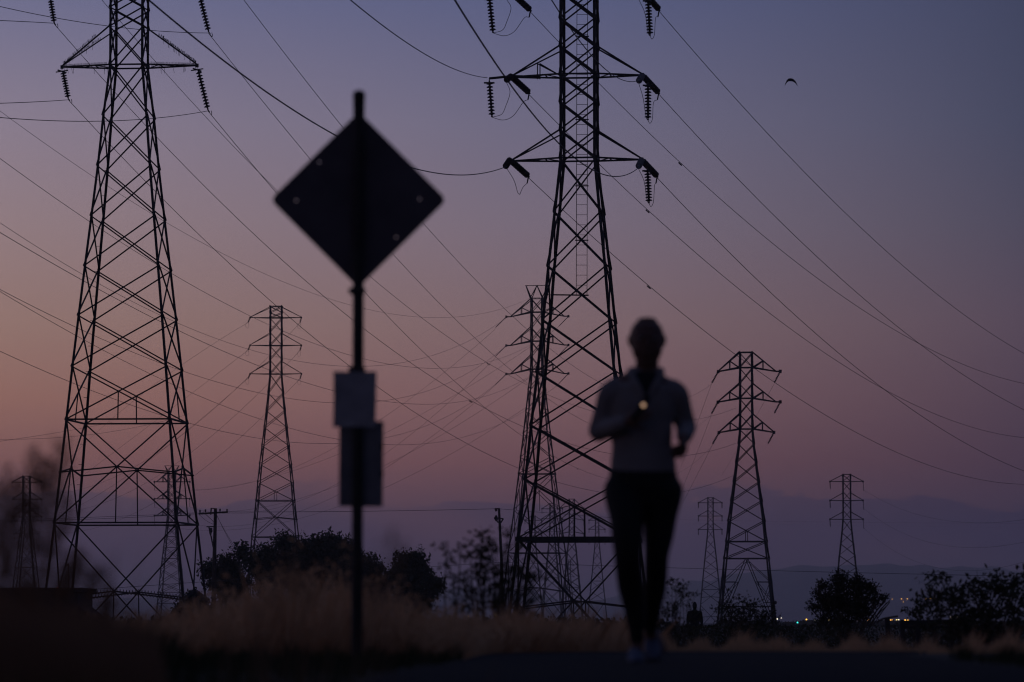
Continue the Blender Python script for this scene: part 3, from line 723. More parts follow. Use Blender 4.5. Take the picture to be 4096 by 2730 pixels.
# ------------------------------------------------------------------ wooden poles
b0 = at(853, 2440, 340); root = empty('utility_pole', (b0.x, 340, gz(b0.x, 340)))
tag(root, 'wooden utility pole with a crossarm right of the left pylon', 'utility pole')
MB().tube([(b0.x, 340, gz(0,340)-.3), at(856,2300,340), at(862,2037,340)], [.19,.16,.115], 12).build('pole', WOOD, root, True)
mb = MB().bar(at(795,2056,340), at(911,2049,339.7), .12, .13); mb.bar(at(843,2060,339.8), at(845,2033,339.8), .1); mb.bar(at(843,2034,339.8), at(868,2036,339.8), .06)
mb.bar(at(820,2056,340.1), at(858,2090,340.1), .04); mb.build('crossarm', WOOD, root)
for x, y in ((800,2052),(822,2050),(880,2047),(908,2048)):
    P = at(x, y, 339.8); MB().lathe(P, P+Vector((0,0,.22)), [(0,.03),(.3,.06),(.5,.05),(.7,.07),(1,.03)], 8).build('pin_insulator', PORC, root)
mb = MB().bar(at(826,2108,340), at(856,2107,340), .08); mb.tube([at(836,2110,340), at(840,2135,340), at(846,2150,340), at(850,2175,340)], .05, 5); mb.tube([at(848,2112,340), at(843,2145,340), at(852,2190,340)], .035, 5)
mb.lathe(at(842,2112,339.7), at(844,2132,339.7), [(0,.05),(.3,.13),(.8,.13),(1,.06)], 8); mb.build('cutout_switch', STEEL, root)
for a, b_ in (((797,2060),(852,2098)),((822,2040),(800,2054)),((866,2062),(948,2203)),((862,2050),(935,2195))):
    P, Q = at(*a, 340), at(*b_, 341); M_ = P.lerp(Q, .5)+Vector((0,0,-.08)); MB().tube(curve3([P, M_, Q], 8), .014, 4).build('drop_wire', CABLE, root)
b0 = at(2012, 2470, 400); root = empty('utility_pole', (b0.x, 400, gz(b0.x, 400)))
tag(root, 'leaning wooden utility pole left of the ladder pylon behind the blurred shrub', 'utility pole')
MB().tube([(b0.x, 400, gz(0,400)-.3), at(2006,2250,400), at(1996,2035,400)], [.17,.14,.10], 12).build('pole', WOOD, root, True)
mb = MB().bar(at(1979,2036,399.8), at(1998,2036,399.8), .12); mb.bar(at(1982,2036,400), at(1986,2046,400), .2); mb.build('crossarm', WOOD, root)
mb = MB().bar(at(1976,2073,400), at(2014,2076,400), .11); mb.bar(at(1978,2074,400), at(1994,2092,400), .12); mb.bar(at(2013,2076,400), at(2003,2092,400), .12); mb.lathe(at(1984,2062,400), at(1986,2086,400), [(0,.06),(.3,.14),(.8,.14),(1,.06)], 8); mb.build('cutout_switch', STEEL, root)
b0 = at(273, 2400, 300); root = empty('lamp_post', (b0.x, 300, gz(b0.x, 300)))
tag(root, 'thin post with a small box lamp beside the leg of the left pylon', 'lamp post')
MB().tube([(b0.x, 300, 0), at(274,2258,300)], .045, 6).build('post', STEEL, root); MB().bar(at(263,2262,300), at(276,2260,300), .16).build('lamp_head', STEEL, root)

# ------------------------------------------------------------------ trees and shrubs
rng = np.random.default_rng(11)
def leafV(cen, size, aspect=.45, droop=0.0):
    n = len(cen); d = rng.normal(size=(n,3)); d[:,2] -= droop; d /= np.linalg.norm(d, axis=1)[:,None]
    e = rng.normal(size=(n,3)); e -= (e*d).sum(1)[:,None]*d; e /= np.linalg.norm(e, axis=1)[:,None]
    s = size*rng.uniform(.6,1.4,size=(n,1))
    V = np.stack([cen, cen+d*s*.5+e*s*aspect*.5, cen+d*s, cen+d*s*.5-e*s*aspect*.5], axis=1)
    return V.reshape(-1,3)
def blobpts(c, r, n, clump, csp):
    k = max(1, n//clump); u_ = rng.normal(size=(k,3)); u_ /= np.linalg.norm(u_, axis=1)[:,None]
    rad = rng.uniform(.1,1.5,size=(k,1))**.5
    cc = np.array(c)+u_*rad*np.array(r)
    p = np.repeat(cc, clump, axis=0); return p + rng.normal(size=p.shape)*csp
def tree(name, label, D, base_px, blobs, leaf, m=LEAF, cat='tree', group=None, trunk=.16, dens=.56, clump=42, csp=.22, droop=.6, bark=True, stems=None):
    bx = at(base_px, 2480, D).x; g = gz(bx, D); root = empty(name, (bx, D, g)); tag(root, label, cat, group)
    V = []; mb = MB(); 
    for (px, py, rx, ry, n) in blobs:
        dd = D + rng.uniform(-1,1)*rx*D/F*.5; c = at(px, py, dd); r = (rx*D/F, rx*D/F*.9, ry*D/F)
        V.append(leafV(blobpts(c, r, int(n*dens), clump, csp), leaf, droop=droop))
        for q in range(4):          # loose sprigs breaking the outline
            an = rng.uniform(-.4, math.pi+.4); f_ = rng.uniform(1.05, 1.45); p_ = np.array([c.x+math.cos(an)*r[0]*f_, dd, c.z+math.sin(an)*r[2]*f_])
            V.append(leafV(p_+rng.normal(size=(max(6, int(n*dens*.012)),3))*csp*np.array([.5,.5,.9]), leaf*.8, droop=droop))
        if bark:
            P = [Vector((bx+(c.x-bx)*.1, D, g-.1)), Vector((bx+(c.x-bx)*.35, D+(dd-D)*.3, g+(c.z-g)*.45)), c+Vector((0,0,-r[2]*.2)), c+Vector((rng.uniform(-.3,.3)*r[0],0,r[2]*.5))]
            mb.tube(curve3(P, 5), [trunk*(1-.75*i/15) for i in range(16)], 6)
    if bark: mb.build('trunk', BARK, root, True)
    raw('crown', np.concatenate(V), 4, m, root)
    return root
GT = 'eucalyptus trees left of and behind the sign post'
tree('eucalyptus_tree', 'leftmost low eucalyptus with drooping foliage behind the wooden pole', 362, 905, [(850,2290,34,40,1500),(905,2262,36,38,1900),(900,2330,55,50,2400),(950,2310,40,50,1800),(965,2205,26,20,900),(940,2380,50,40,1500)], .32, group=GT, csp=.27)
tree('eucalyptus_tree', 'eucalyptus whose top spike rises in front of the slim pylon', 358, 1110, [(1060,2215,34,34,1700),(1130,2170,26,30,1200),(1145,2215,38,36,1800),(1050,2275,55,50,2600),(1130,2290,60,50,2800),(1010,2250,30,34,1100),(1080,2350,70,40,2200)], .32, group=GT, csp=.27)
tree('eucalyptus_tree', 'broad dense eucalyptus at the middle of the tree clump', 356, 1260, [(1210,2195,40,38,2400),(1265,2205,40,42,2600),(1310,2180,36,34,2000),(1230,2265,62,56,3800),(1320,2260,55,56,3400),(1260,2340,80,50,3000),(1190,2320,60,50,2600)], .32, group=GT, csp=.27)
tree('eucalyptus_tree', 'tall rounded eucalyptus immediately left of the sign post', 360, 1370, [(1350,2190,38,36,2200),(1385,2215,34,46,2200),(1370,2275,55,56,3400),(1420,2245,30,44,1600),(1390,2340,65,50,2600)], .32, group=GT, csp=.27)
tree('eucalyptus_tree', 'low eucalyptus sloping down just right of the sign post', 364, 1480, [(1470,2265,36,34,1800),(1500,2300,34,44,2000),(1460,2320,50,50,2400),(1525,2345,36,44,1500),(1490,2390,60,40,2000)], .32, group=GT, csp=.27)
tree('eucalyptus_tree', 'separate rounded eucalyptus right of the sign post with a ragged right side', 350, 1640, [(1620,2250,34,34,1900),(1660,2255,34,36,1900),(1685,2275,28,34,1300),(1615,2310,46,44,2300),(1660,2340,46,44,1800),(1720,2330,32,30,1300),(1745,2352,20,22,600),(1620,2390,60,46,2600),(1685,2410,36,44,1400),(1640,2450,50,36,1500)], .32, group=GT, csp=.26)
tree('bush', 'dark rounded bush below the right legs of the left pylon', 250, 775, [(775,2400,34,26,900),(745,2440,40,30,900),(800,2440,40,34,1000),(830,2470,50,30,900),(730,2478,60,24,900)], .22, LEAFD, 'bush', trunk=.05, csp=.16, dens=1)
tree('bush', 'rounded leafy bush below the lone small pylon on the right', 105, 3390, [(3350,2325,30,24,900),(3372,2330,26,30,800),(3425,2335,28,26,800),(3460,2345,26,24,700),(3300,2360,30,26,700),(3490,2360,22,24,450),(3280,2385,24,22,350),(3330,2390,46,40,1800),(3400,2395,52,46,2400),(3470,2400,36,40,1200),(3242,2430,12,14,160),(3545,2392,10,10,110),(3520,2396,18,12,160),(3310,2430,44,36,1500),(3390,2440,60,40,2200),(3450,2450,40,36,1200),(3350,2478,70,26,1500)], .075, LEAFD, 'bush', trunk=.03, clump=34, csp=.05, droop=0, dens=.5)
mb = MB(); rt = [o for o in bpy.data.objects if o.get('label', '').startswith('rounded leafy bush')][0]
for i in range(11):
    a = at(3440+i*5, 2505, 105); b = at(3500+i*6+rng.uniform(-8,8), 2400+rng.uniform(-15,25)+i*1.5, 105); mb.tube(curve3([a, a.lerp(b,.5)+Vector((rng.uniform(-.05,.05),0,.05)), b], 5), .011, 4)
mb.build('bare_twigs', BARK, rt)
def spray(name, label, D, base, stems, clr, leaf, nper, m, cat='shrub', r=.007, sp=.05, seed=0):
    """open shrub: visible stems, each ending in separate leaf clumps (photo px)"""
    bx = at(base, 2480, D).x; g = gz(bx, D); root = empty(name, (bx, D, g)); tag(root, label, cat)
    mb = MB(); V = []
    for (sx_, sy_, ex, ey) in stems:
        a = at(sx_, sy_, D); a.z = min(a.z, g+.05); b = at(ex, ey, D+rng.uniform(-.5,.5)); mid = a.lerp(b, .55)+Vector((rng.uniform(-.06,.06),0,.03))
        P = curve3([a, mid, b], 6); mb.tube(P, [r*(1.3-.8*i/(len(P)-1)) for i in range(len(P))], 5)
        V.append(leafV(np.array(b)+rng.normal(size=(nper,3))*np.array([sp,sp,sp*.55]), leaf))
        for k in range(clr):
            t = rng.uniform(.45,.98); q = np.array(a.lerp(b, t))+rng.normal(size=3)*np.array([.09,.09,.05])*(D/40)
            V.append(leafV(q+rng.normal(size=(nper//2,3))*np.array([sp,sp,sp*.5])*.8, leaf)); mb.tube([a.lerp(b, t-.08), Vector(q)], r*.5, 4)
    mb.build('stems', BARK, root); raw('leaves', np.concatenate(V), 4, m, root); return root
random.seed(8)
st = [(1815,2480,1770,2185),(1820,2480,1845,2195),(1812,2480,1785,2260)]
for i in range(17):
    ex = 1860+i*17+random.uniform(-12,12); ey = 2150+abs(ex-1960)*.42+random.uniform(-8,150) ; st.append((1900+i*7, 2500, ex, ey))
st += [(1950,2500,1925,2135),(1960,2500,1950,2150),(1990,2500,2035,2130),(2020,2500,2140,2310),(2020,2500,2110,2230),(2000,2500,2080,2180)]
spray('wild_fennel_shrub', 'blurred open shrub with dark leaf clumps in front of the leaning pole', 37, 1930, st, 4, .042, 24, LEAFD, sp=.034)
st = [(2700+random.uniform(-30,30), 2490, 2650+i*9+random.uniform(-5,5), 2300+abs(i-7)*7+random.uniform(0,110)) for i in range(15)]
spray('wild_fennel_shrub', 'thin sparse shrub right of the legs of the runner', 60, 2700, st, 4, .05, 16, LEAFD, sp=.045, r=.006)
st = [(2950+random.uniform(-40,40), 2495, 2880+i*14+random.uniform(-8,8), 2395+abs(i-6)*4+random.uniform(0,60)) for i in range(16)]
spray('low_scrub_bush', 'low scrub bush at the foot of the broad pylon beside the distant walker', 95, 2950, st, 6, .08, 22, LEAFD, sp=.09, r=.01)
st = [(3860+random.uniform(-90,150), 2500, 3700+i*13+random.uniform(-8,8), 2345-i*.6*1.3+random.uniform(-42,80)) for i in range(36)]
spray('scrub_thicket', 'large dark thicket of leafy stems at the right edge', 62, 3900, st, 5, .075, 26, LEAFD, sp=.07, r=.009)
st = [(3660+random.uniform(-20,20), 2490, 3645+i*7+random.uniform(-5,5), 2425+random.uniform(0,40)) for i in range(7)]
spray('low_scrub_bush', 'small scrub sprig just left of the dark thicket at the right', 80, 3665, st, 4, .07, 18, LEAFD, sp=.06, r=.008)
# low scrub line along the horizon (uncountable)
V = []
for i in range(520):
    px = rng.uniform(1500, 4400); D = rng.uniform(85, 150); hh = (7 if px > 2650 else 24)*rng.uniform(.3,1.0)
    if 1780 < px < 2350: hh *= 1.35
    p = at(px, (2506 if px > 2650 else 2494)-hh*rng.uniform(0,1), D); g = gz(p.x, D); k = 60
    z = g+rng.uniform(0,1,size=k)**.8*(p.z-g); c = np.stack([p.x+rng.normal(size=k)*.28, D+rng.normal(size=k)*.3, z], axis=1)
    V.append(leafV(c, .07 if px > 2650 else .12, .6))
for i in range(260):
    px = rng.uniform(-300, 1500); D = rng.uniform(120, 200); p = at(px, 2492-rng.uniform(-6,14), D); g = gz(p.x, D); k = 60
    z = g+rng.uniform(0,1,size=k)**.8*(p.z-g); c = np.stack([p.x+rng.normal(size=k)*.4, D+rng.normal(size=k)*.4, z], axis=1)
    V.append(leafV(c, .18, .6))
sc = raw('scrub', np.concatenate(V), 4, LEAFD); tag(sc, 'low dark scrub running along the skyline of the field', 'scrub', kind='stuff')
# far tree belt near the shore
V = []
for i in range(900):
    px = rng.uniform(2900, 4200); D = rng.uniform(900, 1400); hh = rng.uniform(0, 11)*abs(math.sin(px*.011)+.3*math.sin(px*.05))
    p = at(px, 2494-hh, D); g = gz(p.x, D); k = 40
    z = g+rng.uniform(0,1,size=k)*(p.z-g); c = np.stack([p.x+rng.normal(size=k)*1.3, D+rng.normal(size=k), z], axis=1); V.append(leafV(c, .45, .8))
sc = raw('far_wood', np.concatenate(V), 4, LEAFD); tag(sc, 'distant belt of small trees along the shore on the right', 'trees', kind='stuff')

# ------------------------------------------------------------------ grass
def blades(name, m, n, xf, Df, hf, w, lean=.25, heads=True):
    px = rng.uniform(*xf, size=n); D = rng.uniform(*Df, size=n); X = (px-CX)/F*D
    G = np.array([gz(a, b) for a, b in zip(X, D)]); h = hf(px, D)*(.42+.85*rng.uniform(0,1,size=n)**1.8)*(1+.5*np.sin(px*.043+D*2.1)*np.sin(px*.017+D)+.3*np.sin(px*.0113+D*.7)*np.sin(px*.107+D*3.3))
    nz_ = np.sin(px*.029+D*1.7)*np.sin(px*.0131-D*2.3)+.6*np.sin(px*.071+D*4.1); ok = (nz_ > -.75) & ~((X > np.array([pl(d) for d in D])-.02) & (X < np.array([pr(d) for d in D])+.02) & (D < 52))
    X, D, G, h = X[ok], D[ok], G[ok], h[ok]; k = len(X)
    lx = rng.normal(size=k)*lean+.12; ly = rng.normal(size=k)*lean
    T = np.stack([X+lx*h, D+ly*h, G+h*np.sqrt(np.clip(1-.3*(lx**2+ly**2),.2,1))], axis=1)
    B = np.stack([X, D, G-.01], axis=1); an = rng.uniform(0, math.pi, size=k); e = np.stack([np.cos(an), np.sin(an), np.zeros(k)], axis=1)*w*rng.uniform(.6,1.4,size=(k,1))
    Mi = B*.45+T*.55-np.stack([lx*h*.18, ly*h*.18, np.zeros(k)], axis=1)
    V = np.stack([B-e, B+e, Mi+e*.8, T+e*.1, Mi-e*.8], axis=1).reshape(-1,3)
    o = raw(name, V, 5, m)
    return o, T
def hb(px, D):
    return .14 + .21*np.exp(-((px-1200)/380.)**2)
o, T = blades('dry_grass', DRY, 34000, (250,2300), (24.6,34), hb, .003)
H = T[rng.uniform(size=len(T)) < .3]
hv = raw('grass_heads', leafV(np.repeat(H,3,axis=0)+rng.normal(size=(len(H)*3,3))*.008, .05, .25), 4, DRY, o)
tag(o, 'tall pale dry grass around and left of the sign post', 'grass', kind='stuff')
def hr(px, D): return np.where(px < 2600, .20, .08)+.02*np.sin(px*.013)+.03*np.sin(px*.041)
o, T = blades('dry_grass', DRY, 70000, (1500,4300), (29,40), hr, .0035); tag(o, 'low dry brown grass beyond the path', 'grass', kind='stuff')
o, T = blades('grass', DARKG, 30000, (-300,4500), (15,25), lambda px, D: .05+.03*np.sin(px*.02)**2+(px<700)*.07, .003); tag(o, 'short dark grass on the near bank beside the path', 'grass', kind='stuff')
# blurred tall weeds close to the camera at the left
def weed(label, px, D, tops, seed, nk=38, nl=120):
    rg = random.Random(seed); bx = at(px, 2490, D).x; g = gz(bx, D); root = empty('tall_weed', (bx, D, g)); tag(root, label, 'weed', 'tall weeds near the camera')
    mb = MB()
    for (tx, ty, ln) in tops:
        V = []
        b = Vector((bx+rg.uniform(-.05,.05), D+rg.uniform(-.1,.1), g)); t = at(tx, ty, D+rg.uniform(-.2,.2)); m_ = b.lerp(t, .6)+Vector((-.02,0,.04))
        mb.tube(curve3([b, m_, t], 6), .0022, 4)
        for k in range(nk):
            s = k/nk; q = t.lerp(m_, s*ln); V.append(leafV(np.array(q)[None,:]+rng.normal(size=(2,3))*.009*(.4+1.2*math.sin(math.pi*min(1,s+.1))), .035, .16, -1.2))
        raw('seed_head', np.concatenate(V), 4, WEED, root)
    mb.build('stems', WEED, root)
    lv = []
    for k in range(nl):
        a = np.array([bx+rg.uniform(-.12,.12), D+rg.uniform(-.12,.12), g]); an = rg.uniform(-.9,.9); L_ = rg.uniform(.2,.72)
        b = a+np.array([math.sin(an)*L_*.55, rg.uniform(-.2,.2)*L_, math.cos(an)*L_]); mm = (a+b)/2+np.array([-.02,0,.04]); e = np.array([.004,.002,0])
        lv += [a-e, a+e, mm+e, b, mm-e]
    raw('leaves', np.array(lv), 5, WEED, root)
weed('blurred weed with tall leaning plumes at the left edge, tallest of its group', 90, 12.2, [(262,1780,.30),(205,1850,.3),(165,1915,.35),(95,1940,.35),(60,1990,.4),(30,1890,.3),(128,2010,.35),(140,1820,.25),(228,1960,.35),(10,2060,.4)], 1)
weed('blurred weed just inside the left edge, in front of the leg of the left pylon', 200, 12.8, [(270,2010,.35),(225,2120,.4),(150,2080,.4),(320,2230,.35),(280,2290,.4),(190,2200,.4)], 2)
weed('blurred weed at the lower left corner with plumes bent left', -30, 11.4, [(45,2080,.4),(-20,1960,.4),(75,2170,.4),(115,2250,.4),(15,2180,.4),(150,2320,.4)], 3)
weed('blurred sparse weed in front of the dark building', 330, 12.5, [(390,2290,.35),(300,2240,.4),(450,2380,.4),(240,2300,.4)], 4)
weed('very faint weed spray rising just right of the sign post', 1480, 9.5, [(1560,2150,.25),(1610,2165,.25),(1500,2330,.3)], 5, 7, 20)
weed('faint short weed spray in the dry grass left of the sign post', 1100, 11.0, [(1180,2300,.3),(1130,2340,.3),(1240,2350,.3),(1040,2400,.3)], 6, 10, 60)
# dense dark clump of near weeds, lower left
V = []
for k in range(5200):
    px = rng.uniform(-200, 640); D = rng.uniform(9.5, 13.5); topy = 2385 - 150*math.exp(-((px+60)/120.)**2)*rng.uniform(.2,1) + max(0, px-280)*.33 + rng.uniform(0,1)**.6*120 - (rng.uniform(0,1) < .06)*rng.uniform(20,110); p = at(px, topy, D); g = gz(p.x, D)
    a = np.array([p.x-rng.uniform(-.05,.1), D, g]); b = np.array(p); mm = (a+b)/2+np.array([rng.uniform(-.03,.03),0,.02]); e = np.array([.0035,.002,0]); V += [a-e, a+e, mm+e, b, mm-e]
o = raw('weeds', np.array(V), 5, WEED); tag(o, 'dense dark weeds filling the lower left foreground', 'weeds', kind='stuff')

# ------------------------------------------------------------------ building at lower left, low works
CON = mat('dark_painted_block', (.05,.045,.045), .9, noise=(.08,.07,.065), nscale=2)
CON2 = mat('roofing_felt', (.04,.04,.045), .9)
PALE = mat('pale_render', (.30,.28,.30), .9)
x0, x1, zt = at(-60,0,170).x, at(325,0,170).x, at(0,2370,170).z
root = empty('low_building', ((x0+x1)/2, 172, gz(0,172))); tag(root, 'low dark flat roofed building with a sloping lean-to at the left edge', 'building')
zb = gz(0,172)-.2
MB().box(((x0+x1)/2, 173, (zb+zt)/2), (x1-x0, 6, zt-zb)).build('wall', CON, root)
MB().box(((x0+x1)/2, 173, zt+.09), (x1-x0+.3, 6.3, .16)).build('roof', CON2, root)
mb = MB(); p0 = at(325,2425,170).z; p1 = at(383,2472,170).z; xe = at(383,0,170).x
mb.v = [(x1+.01,170.2,p0),(xe,170.2,p1),(xe,175.5,p1),(x1+.01,175.5,p0),(x1+.01,170.2,p0-.14),(xe,170.2,p1-.14),(xe,175.5,p1-.14),(x1+.01,175.5,p0-.14)]
mb.f = [(0,1,2,3),(7,6,5,4),(0,4,5,1),(1,5,6,2),(2,6,7,3),(3,7,4,0)]; mb.build('lean_to_roof', CON2, root)
MB().bar((xe-.15,170.4,zb), (xe-.15,170.4,p1-.1), .12).build('post', CON, root)
MB().box((x1-.9, 169.98, zb+.2+1.0), (.9, .05, 2.0)).build('door', CON2, root)
root = empty('guard_fence', (at(470,2490,160).x, 160, gz(-14,160))); tag(root, 'low pale railing on the ground between the legs of the left pylon', 'fence')
mb = MB()
for y in (2494, 2508): mb.bar(at(330,y,160), at(600,y+1,160), .05, .06)
mb.build('rail', PALE, root)
for x in range(335, 601, 44): MB().bar(at(x,2490,160), (at(x,0,160).x, 160, gz(0,160)-.1), .06).build('post', CON, root)
root = empty('gate', (at(3700,2490,70).x, 70, gz(6,70))); tag(root, 'low dark field gate in front of the thicket on the right', 'gate')
mb = MB().bar(at(3608,2492,70), at(3800,2488,70), .05, .07).bar(at(3608,2512,70), at(3800,2509,70), .04).bar(at(3612,2492,70), at(3650,2530,70), .03).bar(at(3690,2492,70), at(3720,2530,70), .03)
mb.build('rail', CON, root)
for x in (3608, 3670, 3735, 3800): MB().bar(at(x,2486,70), (at(x,0,70).x, 70, gz(6,70)-.1), .07).build('post', CON, root)
root = empty('marker_post', (at(3548,2490,90).x, 90, gz(7,90))); tag(root, 'short post with a bent bare branch over it right of the rounded bush', 'post')
MB().bar(at(3548,2474,90), (at(3548,0,90).x, 90, gz(7,90)), .09).build('post', CON, root)
MB().tube(curve3([at(3505,2492,90), at(3530,2477,90), at(3565,2470,90), at(3592,2466,90)], 5), .02, 5).build('rail', BARK, root)

# ------------------------------------------------------------------ distant lamps
WH, YE, OR, CYN, RED = (1,.85,.6), (1,.75,.25), (1,.45,.06), (.05,.9,.75), (1,.08,.06)
LM = {k: mat('lamp_'+k, c, emit=(c, s)) for k, c, s in (('white', WH, 3.4), ('yellow', YE, 3.6), ('orange', OR, 3.8), ('cyan', CYN, 2.0), ('red', RED, 4))}
lamps = [(400,2483,5.5,'white',900,'pale lamp low between the legs of the left pylon'),(230,2352,3,'red',700,'tiny red light above the dark building'),
 (1720,2464,4,'yellow',2500,'yellow lamp left of the blurred shrub, leftmost of three'),(1800,2466,4.5,'yellow',2500,'yellow lamp at the left foot of the blurred shrub'),(1873,2466,3,'orange',2500,'dim orange lamp under the blurred shrub'),(1981,2464,8,'yellow',2500,'brightest yellow lamp just left of the leaning pole'),
 (3109,2477,4.5,'white',2500,'white lamp at the right foot of the broad pylon, left of a pair'),(3125,2473,3.2,'white',2500,'white lamp at the right foot of the broad pylon, right of a pair'),(3190,2491,6,'cyan',900,'cyan green traffic light on the horizon'),(3226,2479,6,'orange',2500,'single orange lamp right of the cyan light'),
 (3260,2481,2,'white',3500,'faint white lamp left of the rounded bush'),(3289,2481,3,'yellow',3500,'faint yellow lamp at the left foot of the rounded bush'),(3314,2481,5,'yellow',3500,'yellow lamp seen through the rounded bush'),(3335,2478,3.2,'orange',3500,'small orange lamp seen through the rounded bush'),
 (3430,2480,3.5,'orange',3500,'small lamp behind the right part of the rounded bush'),(3473,2480,5,'orange',2500,'orange lamp at the right foot of the rounded bush'),
 (3563,2481,5,'orange',2500,'orange lamp right of the marker post, left one'),(3571,2481,4,'orange',2500,'orange lamp right of the marker post, right one'),(3587,2481,5.5,'yellow',2500,'pale yellow lamp right of the marker post'),(3595,2480,4,'white',2500,'small white lamp right of the marker post'),
 (3621,2482,6,'orange',2200,'bright orange lamp above the gate, left one'),(3631,2483,6.5,'orange',2200,'bright orange lamp above the gate, right one'),
 (3569,2397,2.3,'orange',6500,'faintest lamp on the dark hillside'),(3606,2396,4,'orange',6500,'orange hillside lamp, left of a close pair'),(3629,2396,4,'orange',6500,'orange hillside lamp, right of a close pair'),(3614,2408,2.6,'orange',6500,'lamp lower on the hillside than the others'),
 (3705,2395,4.5,'orange',6500,'orange hillside lamp, first in the row above the thicket'),(3722,2395,4.5,'orange',6500,'orange hillside lamp, second in the row above the thicket'),(3738,2395,4,'orange',6500,'orange hillside lamp, third in the row above the thicket'),(3760,2396,2.5,'orange',6500,'dim hillside lamp at the right end of the row above the thicket'),
 (3804,2470,4.5,'white',2200,'white lamp seen through the thicket, left one'),(3832,2470,4.5,'white',2200,'white lamp seen through the thicket, right one')]
for x, y, dpx, k, D, lab in lamps:
    P = at(x, y, D); rr = dpx*D/F/2
    if D > 5000:
        zz = P.z; best = min((abs(hill_pt(x, d).z - (at(x, y, d).z-1.2)), d) for d in range(5400, 9000, 50))[1]; D = best; P = at(x, y, D); rr = dpx*D/F/2; zb_ = hill_pt(x, D).z-1
    else: zb_ = gz(P.x, D)-.2
    root = empty('distant_lamp', (P.x, D, zb_)); tag(root, lab, 'lamp', 'distant lit lamps on the horizon')
    mb = MB(); mb.lathe(P-Vector((0,0,rr)), P+Vector((0,0,rr)), [(0,.1*rr),(.15,.7*rr),(.35,.96*rr),(.5,rr),(.65,.96*rr),(.85,.7*rr),(1,.1*rr)], 10); mb.build('lamp', LM[k], root)
    MB().bar((P.x, D+rr*.2, zb_), P+Vector((0,rr*.2,-rr*.9)), max(.12, rr*.2)).build('post', STEELF, root)

# ------------------------------------------------------------------ road sign seen from behind
DS = 23.4
b0 = at(1427, 2640, DS); root = empty('road_sign', (b0.x, DS, gz(b0.x, DS))); tag(root, 'diamond road sign seen from behind on a post with two notices', 'road sign')
SIGNB = mat('bare_sign_back', (.12,.105,.115), .7, .2, noise=(.16,.14,.15), nscale=5)
POST = mat('sign_post_paint', (.03,.03,.032), .6, .2, noise=(.05,.05,.05), nscale=9)
pt_, pb_ = at(1436, 362, DS-.045), at(1427, 2660, DS-.045); pb_.z = gz(pb_.x, DS)-.2
mb = MB(); P = [pb_]; rs = [.029]
for k in range(1, 40): P.append(pb_.lerp(pt_, k/40)); rs.append(.029 if k < 39 else .031)
P += [pt_-Vector((0,0,.045)), pt_-Vector((0,0,.04)), pt_-Vector((0,0,.01)), pt_]; rs += [.031,.034,.030,.015]
P.sort(key=lambda q: q.z)
mb.tube(P, rs, 16).build('post', POST, root, True)
def plate(name, outline, holes, y, th, m, parent, bend=0):
    cu = bpy.data.curves.new(name, 'CURVE'); cu.dimensions = '2D'; cu.fill_mode = 'BOTH'; cu.extrude = th/2
    for poly in [outline]+holes:
        s = cu.splines.new('POLY'); s.points.add(len(poly)-1); s.use_cyclic_u = True
        for p_, q in zip(s.points, poly): p_.co = (q[0], q[1], 0, 1)
    co = bpy.data.objects.new(name, cu); COL.objects.link(co); me = bpy.data.meshes.new_from_object(co)
    bpy.data.objects.remove(co)
    off = Vector((0,0,0)); p = parent
    while p is not None: off += p.location; p = p.parent
    for v_ in me.vertices: v_.co = Vector((v_.co.x, y+v_.co.z+bend*math.sin(v_.co.x*30+v_.co.y*11), v_.co.y))-off
    me.materials.clear(); me.materials.append(m); o = bpy.data.objects.new(name, me); COL.objects.link(o); o.parent = parent; return o
cc = at(1434, 800, DS); hd = .449
out = []; dirs = [(0,1),(1,0),(0,-1),(-1,0)]; rc = .038
for i, (a, b) in enumerate(dirs):
    pa, pn = dirs[i-1], dirs[(i+1)%4]; c_ = Vector((a, b))*(hd-rc*1.414+.008)
    a0 = math.atan2(b, a)
    for k in range(9):
        an = a0+math.pi/4-(k/8)*math.pi/2; out.append((cc.x+c_.x+math.cos(an)*rc, cc.z+c_.y+math.sin(an)*rc))
holes = []
for hx, hy in ((1277,650),(1185,803),(1679,797),(1585,950)):
    h = at(hx, hy, DS); holes.append([(h.x+.0042*math.cos(k*math.pi/8), h.z+.0042*math.sin(k*math.pi/8)) for k in range(16)])
plate('sign_panel', out, holes, DS, .003, SIGNB, root)
for y in (620, 960):
    h = at(1434, y, DS-.075); MB().lathe(h, h+Vector((0,.075,0)), [(0,.008),(.12,.010),(.13,.006),(1,.006)], 8).build('bolt', STEEL, root)
for y, w in ((1165, .044), (1480, .044)):
    p = at(1428, y, DS-.045); mb = MB().lathe(p-Vector((0,0,.018)), p+Vector((0,0,.018)), [(0,.036),(.2,.040),(.8,.040),(1,.036)], 14)
    mb.bar(p-Vector((w,0,0)), p+Vector((w,0,0)), .012, .022); mb.build('clamp', STEEL, root)
PAP1 = mat('weathered_notice', (.50,.475,.49), .8, noise=(.27,.25,.275), nscale=7)
PAP2 = mat('dark_notice', (.32,.305,.32), .8, noise=(.17,.165,.18), nscale=6)
def quad(pts): return [(at(x, y, DS).x, at(x, y, DS).z) for x, y in pts]
plate('notice', quad([(1336,1490),(1420,1492),(1508,1490),(1507,1600),(1503,1712),(1420,1711),(1334,1713),(1337,1600)]), [], DS-.085, .0015, PAP1, root, bend=.002)['label'] = 'upper pale notice facing the viewer in front of the post'
plate('notice', quad([(1358,1686),(1535,1686),(1533,1850),(1531,2028),(1440,2029),(1356,2026)]), [], DS-.012, .002, PAP2, root)['label'] = 'lower darker notice fixed behind the post'
for hx, hy in ((1528,1788),(1528,1896)):
    h = at(hx, hy, DS-.014); MB().box(h, (.016,.012,.022)).build('clip', POST, root)

